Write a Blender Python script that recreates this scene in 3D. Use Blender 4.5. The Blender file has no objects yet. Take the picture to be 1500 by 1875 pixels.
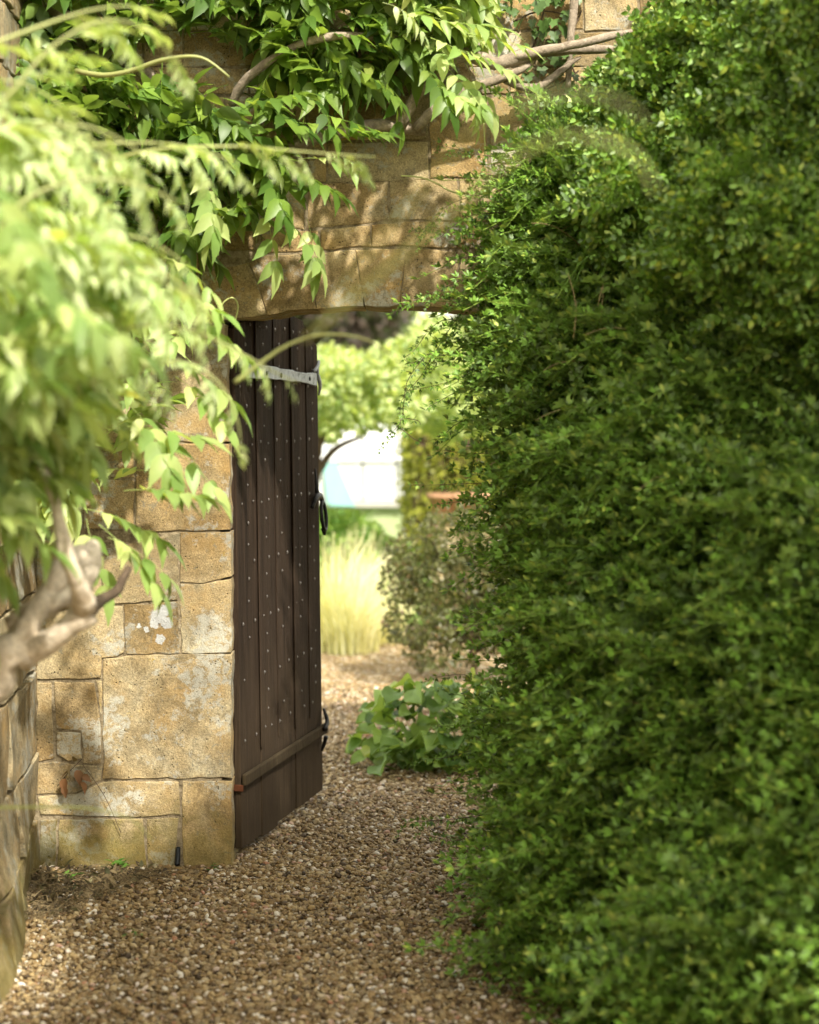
import bpy, bmesh, math, random
import numpy as np
from mathutils import Vector, Matrix, Euler, noise
rnd = random.Random(7)
rng = np.random.default_rng(7)
S = bpy.context.scene
C = S.collection
R = math.radians

# ------------------------------------------------------------------ camera
FPX = 3500.0
CAM_Z = 1.65
PITCH = math.atan(232.5 / FPX)
cam_d = bpy.data.cameras.new('camera')
cam = bpy.data.objects.new('camera', cam_d)
C.objects.link(cam)
S.camera = cam
cam.location = (0, 0, CAM_Z)
cam.rotation_euler = (R(90) - PITCH, 0, 0)
cam_d.sensor_fit = 'VERTICAL'
cam_d.sensor_height = 36
cam_d.sensor_width = 28.8
cam_d.lens = FPX / 1875 * 36
cam_d.clip_start = 0.05
cam_d.clip_end = 2000
cam_d.dof.use_dof = True
cam_d.dof.focus_distance = 6.55
cam_d.dof.aperture_fstop = 2.0
WALL_Y = 6.445

def P(px, py, Y):
    """world point seen at photo pixel (px, py), at distance Y along the ground"""
    u = (px - 750) / FPX
    v = (937.5 - py) / FPX
    dz = -math.sin(PITCH) + v * math.cos(PITCH)
    dy = math.cos(PITCH) + v * math.sin(PITCH)
    return Vector((u * Y / dy, Y, CAM_Z + dz * Y / dy))

# ------------------------------------------------------------------ light
SUN = Vector((0.30, -0.62, 0.72)).normalized()
w = bpy.data.worlds.new('World')
S.world = w
w.use_nodes = True
nt = w.node_tree
nt.nodes.clear()
o_ = nt.nodes.new('ShaderNodeOutputWorld')
b_ = nt.nodes.new('ShaderNodeBackground')
s_ = nt.nodes.new('ShaderNodeTexSky')
s_.sky_type = 'NISHITA'
s_.sun_disc = False
s_.sun_elevation = math.asin(SUN.z)
s_.sun_rotation = math.atan2(SUN.x, SUN.y)
s_.air_density = 1.0
s_.dust_density = 3.0
s_.ozone_density = 0.6
b_.inputs[1].default_value = 0.15
hz = nt.nodes.new('ShaderNodeMix'); hz.data_type = 'RGBA'
hz.inputs[0].default_value = 0.68
hz.inputs[7].default_value = (7.6, 7.1, 5.7, 1)      # thin bright haze over the blue
nt.links.new(s_.outputs[0], hz.inputs[6])
nt.links.new(hz.outputs[2], b_.inputs[0])
nt.links.new(b_.outputs[0], o_.inputs[0])
sun_d = bpy.data.lights.new('sun', 'SUN')
sun_d.energy = 3.5
sun_d.angle = R(1.6)
sun_d.color = (1.0, 0.94, 0.83)
sun = bpy.data.objects.new('sun', sun_d)
C.objects.link(sun)
sun.rotation_euler = SUN.to_track_quat('Z', 'Y').to_euler()
sun.location = SUN * 30
S.view_settings.view_transform = 'Standard'
S.view_settings.look = 'None'
S.view_settings.exposure = 1.3
S.view_settings.gamma = 1
S.view_settings.use_curve_mapping = False
S.render.engine = 'CYCLES'
S.cycles.use_denoising = True
S.cycles.max_bounces = 6
S.cycles.diffuse_bounces = 3
S.cycles.use_adaptive_sampling = True
S.cycles.adaptive_threshold = 0.03
S.cycles.transmission_bounces = 4
S.cycles.transparent_max_bounces = 4
S.cycles.sample_clamp_indirect = 6
S.cycles.caustics_reflective = False
S.cycles.caustics_refractive = False

# ------------------------------------------------------------------ node helpers
class NT:
    def __init__(s, name):
        s.m = bpy.data.materials.new(name)
        s.m.use_nodes = True
        s.t = s.m.node_tree
        s.t.nodes.clear()
        s.out = s.n('OutputMaterial')
    def n(s, typ, **kw):
        nd = s.t.nodes.new('ShaderNode' + typ)
        for k, v in kw.items():
            setattr(nd, k, v)
        return nd
    def l(s, a, b):
        s.t.links.new(a, b)
    def inp(s, node, key, val):
        if val is None:
            return
        if hasattr(val, 'is_output') or isinstance(val, bpy.types.NodeSocket):
            s.l(val, node.inputs[key])
        else:
            if isinstance(val, tuple) and len(val) == 3 and node.inputs[key].type == 'RGBA':
                val = (*val, 1)
            node.inputs[key].default_value = val
    def noise(s, vec, scale, detail=4, rough=0.55, dist=0):
        nd = s.n('TexNoise')
        s.inp(nd, 'Vector', vec)
        nd.inputs['Scale'].default_value = scale
        nd.inputs['Detail'].default_value = detail
        nd.inputs['Roughness'].default_value = rough
        nd.inputs['Distortion'].default_value = dist
        return nd.outputs['Fac']
    def voro(s, vec, scale, feature='F1', out='Distance', rand=1):
        nd = s.n('TexVoronoi', feature=feature)
        s.inp(nd, 'Vector', vec)
        nd.inputs['Scale'].default_value = scale
        nd.inputs['Randomness'].default_value = rand
        return nd.outputs[out]
    def ramp(s, fac, stops, interp='LINEAR'):
        nd = s.n('ValToRGB')
        cr = nd.color_ramp
        cr.interpolation = interp
        while len(cr.elements) < len(stops):
            cr.elements.new(0.5)
        for e, (p, c) in zip(cr.elements, stops):
            e.position = p
            if not isinstance(c, tuple):
                c = (c, c, c)
            e.color = (*c, 1)
        s.inp(nd, 'Fac', fac)
        return nd.outputs['Color']
    def mix(s, fac, a, b, mode='MIX'):
        nd = s.n('Mix', data_type='RGBA', blend_type=mode)
        s.inp(nd, 0, fac)
        s.inp(nd, 6, a)
        s.inp(nd, 7, b)
        return nd.outputs[2]
    def math(s, op, a, b=None, clamp=False):
        nd = s.n('Math', operation=op, use_clamp=clamp)
        s.inp(nd, 0, a)
        s.inp(nd, 1, b)
        return nd.outputs[0]
    def pos(s):
        return s.n('NewGeometry').outputs['Position']
    def mapping(s, vec, scale=(1, 1, 1), rot=(0, 0, 0)):
        nd = s.n('Mapping')
        s.inp(nd, 'Vector', vec)
        nd.inputs['Scale'].default_value = scale
        nd.inputs['Rotation'].default_value = rot
        return nd.outputs[0]
    def rand(s):
        return s.n('ObjectInfo').outputs['Random']
    def bump(s, h, strength, dist, normal=None):
        nd = s.n('Bump')
        nd.inputs['Strength'].default_value = strength
        nd.inputs['Distance'].default_value = dist
        s.inp(nd, 'Height', h)
        if normal is not None:
            s.l(normal, nd.inputs['Normal'])
        return nd.outputs[0]
    def bsdf(s, col, rough=0.8, normal=None, spec=0.3, metal=0.0):
        nd = s.n('BsdfPrincipled')
        s.inp(nd, 'Base Color', col)
        s.inp(nd, 'Roughness', rough)
        nd.inputs['Specular IOR Level'].default_value = spec
        nd.inputs['Metallic'].default_value = metal
        if normal is not None:
            s.l(normal, nd.inputs['Normal'])
        return nd.outputs[0]
    def done(s, sh):
        s.l(sh, s.out.inputs[0])
        return s.m

def simple_mat(name, col, rough=0.7, spec=0.3, metal=0.0, nscale=30, nv=0.35, bump=0.3, bd=0.002):
    m = NT(name)
    p = m.pos()
    n1 = m.noise(p, nscale, 5)
    dark = tuple(c * (1 - nv) for c in col)
    c = m.mix(n1, dark, tuple(min(1, k * (1 + nv * .6)) for k in col))
    return m.done(m.bsdf(c, rough, m.bump(n1, bump, bd), spec, metal))

def leaf_mat(name, c1, c2, c3=None, trans=0.4, rough=0.42, spec=0.4, island=True, tcol=1.5):
    m = NT(name)
    r = m.n('NewGeometry').outputs['Random Per Island'] if island else m.rand()
    r2 = m.rand()
    stops = [(0.0, c1), (0.7, c2)] if c3 is None else [(0.0, c1), (0.55, c2), (0.88, c2), (1.0, c3)]
    c = m.ramp(r, stops)
    nz = m.noise(m.pos(), 9, 3)
    k = m.math('ADD', m.math('MULTIPLY', nz, 0.7), m.math('MULTIPLY', r2, 0.5))
    c = m.mix(1.0, c, m.ramp(k, [(0.0, 0.55), (1.0, 1.35)]), 'MULTIPLY')
    # paler underside
    back = m.n('NewGeometry').outputs['Backfacing']
    cb = m.mix(0.3, c, (0.25, 0.32, 0.16))
    c = m.mix(back, c, cb)
    nrm = m.bump(m.noise(m.pos(), 160, 3), 0.25, 0.001)
    p = m.bsdf(c, rough, nrm, spec)
    t = m.n('BsdfTranslucent')
    tc = m.mix(1.0, c, (tcol, tcol * 0.98, tcol * 0.35), 'MULTIPLY')
    m.l(tc, t.inputs[0])
    mx = m.n('MixShader')
    mx.inputs[0].default_value = trans
    m.l(p, mx.inputs[1])
    m.l(t.outputs[0], mx.inputs[2])
    return m.done(mx.outputs[0])

def stone_mat(name, tint=1.0, lichen=0.5, moss=0.5, spots=()):
    m = NT(name)
    p = m.pos()
    rv = m.rand()
    # every stone gets its own offset
    off = m.n('VectorMath', operation='ADD')
    cmb = m.n('CombineXYZ')
    for k in range(3):
        m.l(m.math('MULTIPLY', rv, (37.0, 11.0, 73.0)[k]), cmb.inputs[k])
    m.l(p, off.inputs[0])
    m.l(cmb.outputs[0], off.inputs[1])
    q = off.outputs[0]
    big = m.noise(q, 3.2, 4, 0.6, 0.6)
    mid = m.noise(q, 14, 5, 0.65, 0.4)
    fine = m.noise(q, 170, 4, 0.75)
    base = m.ramp(big, [(0.28, (0.33, 0.235, 0.115)), (0.45, (0.42, 0.325, 0.18)), (0.6, (0.50, 0.425, 0.275)), (0.78, (0.36, 0.32, 0.225))])
    per = m.ramp(rv, [(0.0, (0.85, 0.80, 0.72)), (0.25, (1.08, 0.98, 0.82)), (0.5, (0.95, 0.97, 1.0)), (0.75, (1.12, 1.05, 0.95)), (1.0, (0.88, 0.84, 0.80))])
    c = m.mix(1.0, base, per, 'MULTIPLY')
    c = m.mix(1.0, c, m.ramp(mid, [(0.3, 0.60), (0.7, 1.28)]), 'MULTIPLY')
    c = m.mix(1.0, c, m.ramp(fine, [(0.32, 0.55), (0.68, 1.35)]), 'MULTIPLY')
    # iron-orange stains
    c = m.mix(m.ramp(m.noise(q, 7, 4, 0.6), [(0.54, 0.0), (0.68, 0.5)]), c, (0.42, 0.26, 0.09))
    # grey and white lichen
    lf = m.math('MULTIPLY', m.noise(p, 38, 6, 0.75, 0.5), m.ramp(m.noise(p, 5.0, 4, 0.6), [(0.40, 0.45), (0.62, 1.15)]))
    t0 = 0.575 - 0.12 * lichen
    c = m.mix(m.ramp(lf, [(t0, 0.0), (t0 + 0.03, 0.35), (t0 + 0.12, 0.85)]), c, m.mix(fine, (0.30, 0.29, 0.23), (0.62, 0.61, 0.54)))
    lg = m.noise(p, 26, 5, 0.8, 0.8)
    c = m.mix(m.ramp(lg, [(0.62 - 0.04 * lichen, 0.0), (0.66 - 0.04 * lichen, 0.65)]), c, (0.24, 0.225, 0.17))
    yl = m.noise(q, 30, 5, 0.75, 0.6)
    c = m.mix(m.ramp(yl, [(0.64, 0.0), (0.70, 0.6)]), c, (0.46, 0.33, 0.06))
    # dark pits
    pit = m.voro(q, 70)
    pm = m.math('MULTIPLY', m.ramp(pit, [(0.10, 1.0), (0.22, 0.0)]), m.ramp(m.noise(q, 16, 3), [(0.5, 0.0), (0.62, 1.0)]))
    c = m.mix(pm, c, (0.06, 0.045, 0.025))
    # moss near the ground
    sx = m.n('SeparateXYZ')
    m.l(p, sx.inputs[0])
    mh = m.math('ADD', m.math('MULTIPLY', sx.outputs[2], -3.2), m.math('MULTIPLY', m.noise(p, 11, 5, 0.7), 2.2))
    mf = m.ramp(m.math('ADD', mh, -0.36 + 0.25 * (moss - 0.5)), [(0.0, 0.0), (0.45, 0.75 * min(1, moss * 1.3))])
    c = m.mix(mf, c, m.mix(m.noise(p, 60, 3), (0.12, 0.115, 0.02), (0.27, 0.22, 0.035)))
    sp_h = None
    for (x, z, r) in spots:
        vm = m.n('VectorMath', operation='DISTANCE')
        wob = m.n('VectorMath', operation='ADD')
        nz = m.n('TexNoise')
        nz.inputs['Scale'].default_value = 90
        m.l(p, nz.inputs['Vector'])
        sc = m.n('VectorMath', operation='SCALE')
        m.l(nz.outputs['Color'], sc.inputs[0])
        sc.inputs['Scale'].default_value = 0.022
        m.l(p, wob.inputs[0])
        m.l(sc.outputs[0], wob.inputs[1])
        m.l(wob.outputs[0], vm.inputs[0])
        vm.inputs[1].default_value = (x + .011, WALL_Y + .007, z + .011)
        f = m.ramp(m.math('DIVIDE', vm.outputs['Value'], r), [(0.82, 0.95), (1.0, 0.0)])
        c = m.mix(f, c, m.mix(m.noise(p, 200, 3), (0.52, 0.53, 0.52), (0.78, 0.79, 0.80)))
    gr = m.ramp(m.noise(p, 2.2, 5, 0.7, 0.5), [(0.34, 0.55), (0.55, 1.0), (0.75, 1.12)])
    c = m.mix(0.8, c, gr, 'MULTIPLY')
    if tint != 1.0:
        c = m.mix(1.0, c, (tint, tint, tint * 0.97), 'MULTIPLY')
    h = m.math('ADD', m.math('MULTIPLY', mid, 0.6), m.math('MULTIPLY', fine, 0.25))
    h = m.math('SUBTRACT', h, m.math('MULTIPLY', pm, 0.35))
    h = m.math('ADD', h, m.math('MULTIPLY', m.noise(q, 320, 2, .5), 0.12))
    return m.done(m.bsdf(c, 0.92, m.bump(h, 0.8, 0.014), 0.15))

# ------------------------------------------------------------------ object helpers
def tag(o, label=None, cat=None, group=None, kind=None):
    if label: o['label'] = label
    if cat: o['category'] = cat
    if group: o['group'] = group
    if kind: o['kind'] = kind
    return o

def thing(name, label, cat, loc=(0, 0, 0), group=None):
    o = bpy.data.objects.new(name, None)
    C.objects.link(o)
    o.location = loc
    o.empty_display_size = 0.1
    return tag(o, label, cat, group)

def link(name, me, parent=None, mat=None, kind=None, loc=None):
    """mesh coordinates are world coordinates unless loc is given"""
    o = bpy.data.objects.new(name, me)
    C.objects.link(o)
    if mat is not None:
        me.materials.clear()
        me.materials.append(mat)
    if parent is not None:
        o.parent = parent
        q = parent
        t = Vector()
        while q is not None:
            t += q.location
            q = q.parent
        o.location = (Vector(loc) if loc is not None else Vector()) - t
    elif loc is not None:
        o.location = loc
    if kind: o['kind'] = kind
    return o

def mesh(name, V, F, smooth=False):
    me = bpy.data.meshes.new(name)
    me.from_pydata([tuple(v) for v in V], [], [tuple(f) for f in F])
    me.update()
    if smooth:
        me.polygons.foreach_set('use_smooth', [True] * len(me.polygons))
    return me

def np_mesh(name, V, F, smooth=True):
    """V (n,3) float, F (m,k) int, all faces the same size"""
    me = bpy.data.meshes.new(name)
    k = F.shape[1]
    me.vertices.add(len(V))
    me.vertices.foreach_set('co', np.asarray(V, np.float32).ravel())
    me.loops.add(F.size)
    me.loops.foreach_set('vertex_index', F.astype(np.int32).ravel())
    me.polygons.add(len(F))
    me.polygons.foreach_set('loop_start', np.arange(0, F.size, k, dtype=np.int32))
    me.polygons.foreach_set('loop_total', np.full(len(F), k, np.int32))
    me.update(calc_edges=True)
    if smooth:
        me.polygons.foreach_set('use_smooth', [True] * len(F))
    return me

def tri(F):
    out = []
    for f in F:
        for i in range(1, len(f) - 1):
            out.append((f[0], f[i], f[i + 1]))
    return out

def rots(dirs, roll):
    """rotation matrices taking local +X to dirs"""
    d = dirs / np.linalg.norm(dirs, axis=1, keepdims=True)
    yaw = np.arctan2(d[:, 1], d[:, 0])
    pit = -np.arcsin(np.clip(d[:, 2], -1, 1))
    return np.stack([roll, pit, yaw], 1)

def eul_mats(E):
    cx, cy, cz = np.cos(E).T
    sx, sy, sz = np.sin(E).T
    M = np.empty((len(E), 3, 3))
    M[:, 0, 0] = cy * cz; M[:, 0, 1] = cz * sx * sy - cx * sz; M[:, 0, 2] = sx * sz + cx * cz * sy
    M[:, 1, 0] = cy * sz; M[:, 1, 1] = cx * cz + sx * sy * sz; M[:, 1, 2] = cx * sy * sz - cz * sx
    M[:, 2, 0] = -sy;     M[:, 2, 1] = cy * sx;                M[:, 2, 2] = cx * cy
    return M

def joined(name, template, pts, E, scl):
    """one mesh of a template (V, F tris) copied to pts with euler E and scale"""
    V, F = template
    V = np.asarray(V, float); F = np.asarray(F, int)
    M = eul_mats(E)
    W = np.einsum('nij,vj->nvi', M, V) * np.asarray(scl)[:, None, None] + pts[:, None, :]
    n, k = len(pts), len(V)
    FF = (F[None] + (np.arange(n) * k)[:, None, None]).reshape(-1, 3)
    return W.reshape(-1, 3), FF

def tube(path, radii, sides=8, bumpy=0.0, seed=0, cap=True):
    """smooth tube along a path of Vectors"""
    pts = [Vector(p) for p in path]
    # catmull-rom resample
    P2, R2 = [], []
    n = len(pts)
    for i in range(n - 1):
        p0 = pts[max(i - 1, 0)]; p1 = pts[i]; p2 = pts[i + 1]; p3 = pts[min(i + 2, n - 1)]
        steps = max(3, int((p2 - p1).length / 0.03)) if (p2 - p1).length < 1 else 12
        for s in range(steps):
            t = s / steps
            q = 0.5 * ((2 * p1) + (p2 - p0) * t + (2 * p0 - 5 * p1 + 4 * p2 - p3) * t * t + (3 * p1 - p0 - 3 * p2 + p3) * t ** 3)
            P2.append(q); R2.append(radii[i] * (1 - t) + radii[i + 1] * t)
    P2.append(pts[-1]); R2.append(radii[-1])
    V, F = [], []
    up = Vector((0.13, 0.2, 1)).normalized()
    for i, p in enumerate(P2):
        d = (P2[min(i + 1, len(P2) - 1)] - P2[max(i - 1, 0)]).normalized()
        a = d.cross(up)
        if a.length < 1e-3: a = d.cross(Vector((1, 0, 0)))
        a.normalize(); b = d.cross(a)
        for k in range(sides):
            an = 2 * math.pi * k / sides
            r = R2[i]
            v = p + (a * math.cos(an) + b * math.sin(an)) * r
            if bumpy:
                v += (a * math.cos(an) + b * math.sin(an)) * r * bumpy * noise.noise(v / max(r, .003) * 0.55 + Vector((seed * 7.1, 0, 0)))
            V.append(v)
    for i in range(len(P2) - 1):
        for k in range(sides):
            F.append((i * sides + k, i * sides + (k + 1) % sides, (i + 1) * sides + (k + 1) % sides, (i + 1) * sides + k))
    if cap:
        F.append(tuple(range(sides - 1, -1, -1)))
        F.append(tuple((len(P2) - 1) * sides + k for k in range(sides)))
    return V, F

def add(acc, VF):
    V, F = VF
    o = len(acc[0])
    acc[0].extend(V)
    acc[1].extend([tuple(i + o for i in f) for f in F])

def box(x0, x1, y0, y1, z0, z1):
    V = [(x0, y0, z0), (x1, y0, z0), (x1, y1, z0), (x0, y1, z0), (x0, y0, z1), (x1, y0, z1), (x1, y1, z1), (x0, y1, z1)]
    F = [(0, 3, 2, 1), (4, 5, 6, 7), (0, 1, 5, 4), (1, 2, 6, 5), (2, 3, 7, 6), (3, 0, 4, 7)]
    return V, F

def bevelled(V, F, off=0.004, seg=2):
    bm = bmesh.new()
    vs = [bm.verts.new(v) for v in V]
    for f in F: bm.faces.new([vs[i] for i in f])
    bmesh.ops.recalc_face_normals(bm, faces=bm.faces)
    bmesh.ops.bevel(bm, geom=bm.edges[:] , offset=off, segments=seg, affect='EDGES', profile=0.5)
    me = bpy.data.meshes.new('m')
    bm.to_mesh(me); bm.free()
    return me

# ------------------------------------------------------------------ materials
M_stone = stone_mat('honey_limestone', 0.90, 0.75, 0.6)
M_stone_pale = stone_mat('pale_limestone', 1.08, 0.95, 0.4)
M_stone_side = stone_mat('side_limestone', 0.8, 1.1, 0.6)
_sp = []
for (x, y, r) in [(290, 1129, 15), (306, 1141, 12), (283, 1143, 10), (293, 1170, 10), (268, 1152, 6), (300, 1118, 11), (254, 1146, 5)]:
    q = P(x, y, WALL_Y)
    _sp.append((q.x, q.z, r / 540))
M_stone_lichen = stone_mat('lichen_limestone', 0.72, 1.3, 0.3, _sp)

def mat_mortar():
    m = NT('lime_mortar')
    p = m.pos()
    n = m.noise(p, 40, 6, 0.7)
    c = m.ramp(n, [(0.3, (0.08, 0.060, 0.036)), (0.52, (0.28, 0.225, 0.14)), (0.8, (0.44, 0.38, 0.27))])
    return m.done(m.bsdf(c, 0.95, m.bump(n, 0.9, 0.012), 0.1))
M_mortar = mat_mortar()

def mat_wood(name, dark, light, grain_axis=2, scr=0.4):
    m = NT(name)
    p = m.pos()
    rv = m.rand()
    cmb = m.n('CombineXYZ')
    for k in range(3): m.l(m.math('MULTIPLY', rv, 9.0 + 3 * k), cmb.inputs[k])
    ad = m.n('VectorMath', operation='ADD')
    m.l(p, ad.inputs[0]); m.l(cmb.outputs[0], ad.inputs[1])
    q = ad.outputs[0]
    g = m.noise(m.mapping(q, (60, 60, 2.2)), 1.6, 6, 0.7, 0.5)
    g2 = m.noise(m.mapping(q, (14, 14, 0.8)), 1.5, 4, 0.6, 0.8)
    c = m.mix(g, dark, light)
    c = m.mix(1.0, c, m.ramp(g2, [(0.3, 0.5), (0.7, 1.45)]), 'MULTIPLY')
    # weathered lower boards and pale scratches
    sx = m.n('SeparateXYZ'); m.l(p, sx.inputs[0])
    low = m.ramp(m.math('ADD', m.math('MULTIPLY', sx.outputs[2], 1.0), m.math('MULTIPLY', m.noise(p, 6, 4), 0.5)), [(0.15, 0.75), (1.15, 0.0)])
    c = m.mix(low, c, m.mix(g, (0.025, 0.017, 0.010), (0.125, 0.090, 0.052)))
    sc = m.noise(m.mapping(p, (26, 26, 5), (0.2, 0.1, 0)), 2.5, 6, 0.85, 0.6)
    c = m.mix(m.ramp(sc, [(0.62, 0.0), (0.69, scr)]), c, (0.21, 0.175, 0.13))
    h = m.math('ADD', g, m.math('MULTIPLY', g2, 0.5))
    return m.done(m.bsdf(c, 0.85, m.bump(h, 0.9, 0.007), 0.07))
M_door = mat_wood('dark_oak_door', (0.008, 0.0055, 0.0037), (0.062, 0.041, 0.027))
M_rail = mat_wood('weathered_rail', (0.012, 0.009, 0.005), (0.055, 0.042, 0.022), scr=0.6)
M_iron = simple_mat('black_iron', (0.02, 0.019, 0.018), 0.45, 0.5, 0.6, 60, 0.5, 0.5, 0.002)
M_nail = simple_mat('worn_nail_head', (0.20, 0.18, 0.16), 0.35, 0.5, 0.6, 200, 0.5, 0.3, 0.001)

def mat_strap():
    m = NT('pale_weathered_iron')
    p = m.pos()
    n = m.noise(p, 35, 5, 0.75, 0.5)
    c = m.ramp(n, [(0.32, (0.05, 0.055, 0.055)), (0.44, (0.26, 0.28, 0.29)), (0.65, (0.44, 0.47, 0.50))])
    return m.done(m.bsdf(c, 0.5, m.bump(n, 0.8, 0.004), 0.4, 0.15))
M_strap = mat_strap()

def mat_bark(name, a, b, sc=1.0):
    m = NT(name)
    p = m.pos()
    n = m.noise(p, 22 * sc, 6, 0.7, 1.2)
    n2 = m.noise(p, 90 * sc, 4, 0.7)
    c = m.mix(m.ramp(n, [(0.3, 0.0), (0.65, 1.0)]), a, b)
    c = m.mix(1.0, c, m.ramp(n2, [(0.3, 0.7), (0.7, 1.2)]), 'MULTIPLY')
    h = m.math('ADD', n, m.math('MULTIPLY', n2, 0.4))
    return m.done(m.bsdf(c, 0.85, m.bump(h, 0.7, 0.008), 0.2))
M_bark = mat_bark('wisteria_bark', (0.16, 0.125, 0.085), (0.40, 0.33, 0.25))
M_bark_pale = mat_bark('pale_wisteria_bark', (0.38, 0.30, 0.20), (0.76, 0.67, 0.53))
M_bark_dark = mat_bark('shrub_bark', (0.05, 0.035, 0.022), (0.14, 0.10, 0.065))
M_straw = simple_mat('dry_stem', (0.36, 0.27, 0.13), 0.7, 0.2, 0, 80, 0.4)
M_shoot = leaf_mat('young_shoot', (0.30, 0.34, 0.11), (0.38, 0.40, 0.15), trans=0.15)

M_wist = leaf_mat('wisteria_leaf', (0.040, 0.095, 0.014), (0.165, 0.265, 0.038), (0.26, 0.32, 0.06), trans=0.38, tcol=1.9)
M_wist_young = leaf_mat('wisteria_young_leaf', (0.38, 0.50, 0.21), (0.62, 0.70, 0.38), (0.52, 0.56, 0.20), trans=0.42, tcol=1.2)
M_wist_mid = leaf_mat('wisteria_mid_leaf', (0.15, 0.265, 0.055), (0.42, 0.51, 0.18), (0.60, 0.62, 0.25), trans=0.42, tcol=1.5)
M_jas = leaf_mat('jasmine_leaf', (0.016, 0.044, 0.007), (0.155, 0.285, 0.036), (0.40, 0.48, 0.08), trans=0.16, rough=0.45, spec=0.4, tcol=1.6)
M_box = leaf_mat('box_leaf', (0.020, 0.052, 0.008), (0.165, 0.295, 0.038), (0.42, 0.50, 0.085), trans=0.16, rough=0.45, spec=0.4, tcol=1.6)
M_ivy = leaf_mat('ivy_leaf', (0.025, 0.06, 0.015), (0.07, 0.13, 0.03), trans=0.2)
M_berg = leaf_mat('broad_leaf', (0.09, 0.19, 0.035), (0.24, 0.36, 0.09), (0.30, 0.34, 0.08), trans=0.3, rough=0.5, spec=0.3, island=False)
M_redleaf = leaf_mat('bronze_leaf', (0.035, 0.040, 0.013), (0.11, 0.115, 0.036), (0.16, 0.09, 0.04), trans=0.3)
M_apple = leaf_mat('apple_leaf', (0.20, 0.29, 0.12), (0.48, 0.54, 0.27), (0.60, 0.62, 0.38), trans=0.45)
M_yew = leaf_mat('olive_hedge_leaf', (0.14, 0.16, 0.015), (0.27, 0.28, 0.035), trans=0.25)
M_far = leaf_mat('far_leaf', (0.17, 0.23, 0.10), (0.30, 0.37, 0.17), trans=0.35)
M_fardark = leaf_mat('copper_leaf', (0.028, 0.020, 0.016), (0.07, 0.05, 0.035), trans=0.12)
M_straw_grass = leaf_mat('straw_grass', (0.50, 0.48, 0.26), (0.78, 0.74, 0.52), trans=0.4, rough=0.6)
M_dead = leaf_mat('dead_leaf', (0.10, 0.035, 0.016), (0.24, 0.12, 0.05), trans=0.15, rough=0.7)
M_litter = leaf_mat('litter_twig', (0.035, 0.024, 0.012), (0.20, 0.15, 0.075), trans=0.05, rough=0.8)
M_weed = leaf_mat('weed_leaf', (0.05, 0.13, 0.02), (0.12, 0.24, 0.04), trans=0.3)

def mat_ground(name, stops, sc, bumpd):
    m = NT(name)
    p = m.pos()
    v = m.voro(p, sc, 'F1', 'Color')
    d = m.voro(p, sc)
    sep = m.n('SeparateColor'); m.l(v, sep.inputs[0])
    c = m.ramp(sep.outputs[0], stops)
    c = m.mix(1.0, c, m.ramp(m.noise(p, 1.5, 4), [(0.3, 0.8), (0.7, 1.15)]), 'MULTIPLY')
    return m.done(m.bsdf(c, 0.9, m.bump(d, 0.8, bumpd), 0.15))
PEB = [(0.0, (0.045, 0.030, 0.015)), (0.15, (0.16, 0.10, 0.042)), (0.35, (0.27, 0.18, 0.075)), (0.55, (0.20, 0.155, 0.09)), (0.72, (0.34, 0.24, 0.105)), (0.86, (0.42, 0.33, 0.18)), (0.95, (0.66, 0.62, 0.54)), (1.0, (0.34, 0.15, 0.07))]
M_path = mat_ground('gravel_bed', PEB, 62, 0.015)
M_soil = mat_ground('garden_soil', [(0, (0.06, 0.045, 0.028)), (1, (0.15, 0.115, 0.07))], 40, 0.02)
def mat_lawn():
    m = NT('lawn')
    p = m.pos()
    c = m.ramp(m.noise(p, 6, 5, 0.7), [(0.3, (0.07, 0.14, 0.02)), (0.7, (0.17, 0.25, 0.05))])
    return m.done(m.bsdf(c, 0.9, m.bump(m.noise(p, 90, 3), 0.8, 0.03), 0.1))
M_lawn = mat_lawn()
def mat_pebble():
    m = NT('pebble')
    rv = m.rand()
    tc = m.n('TexCoord').outputs['Object']
    n = m.noise(m.pos(), 140, 4, 0.7)
    c = m.ramp(rv, PEB)
    c = m.mix(1.0, c, m.ramp(n, [(0.3, 0.75), (0.7, 1.2)]), 'MULTIPLY')
    return m.done(m.bsdf(c, 0.6, m.bump(n, 0.4, 0.002), 0.35))
M_pebble = mat_pebble()

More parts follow.
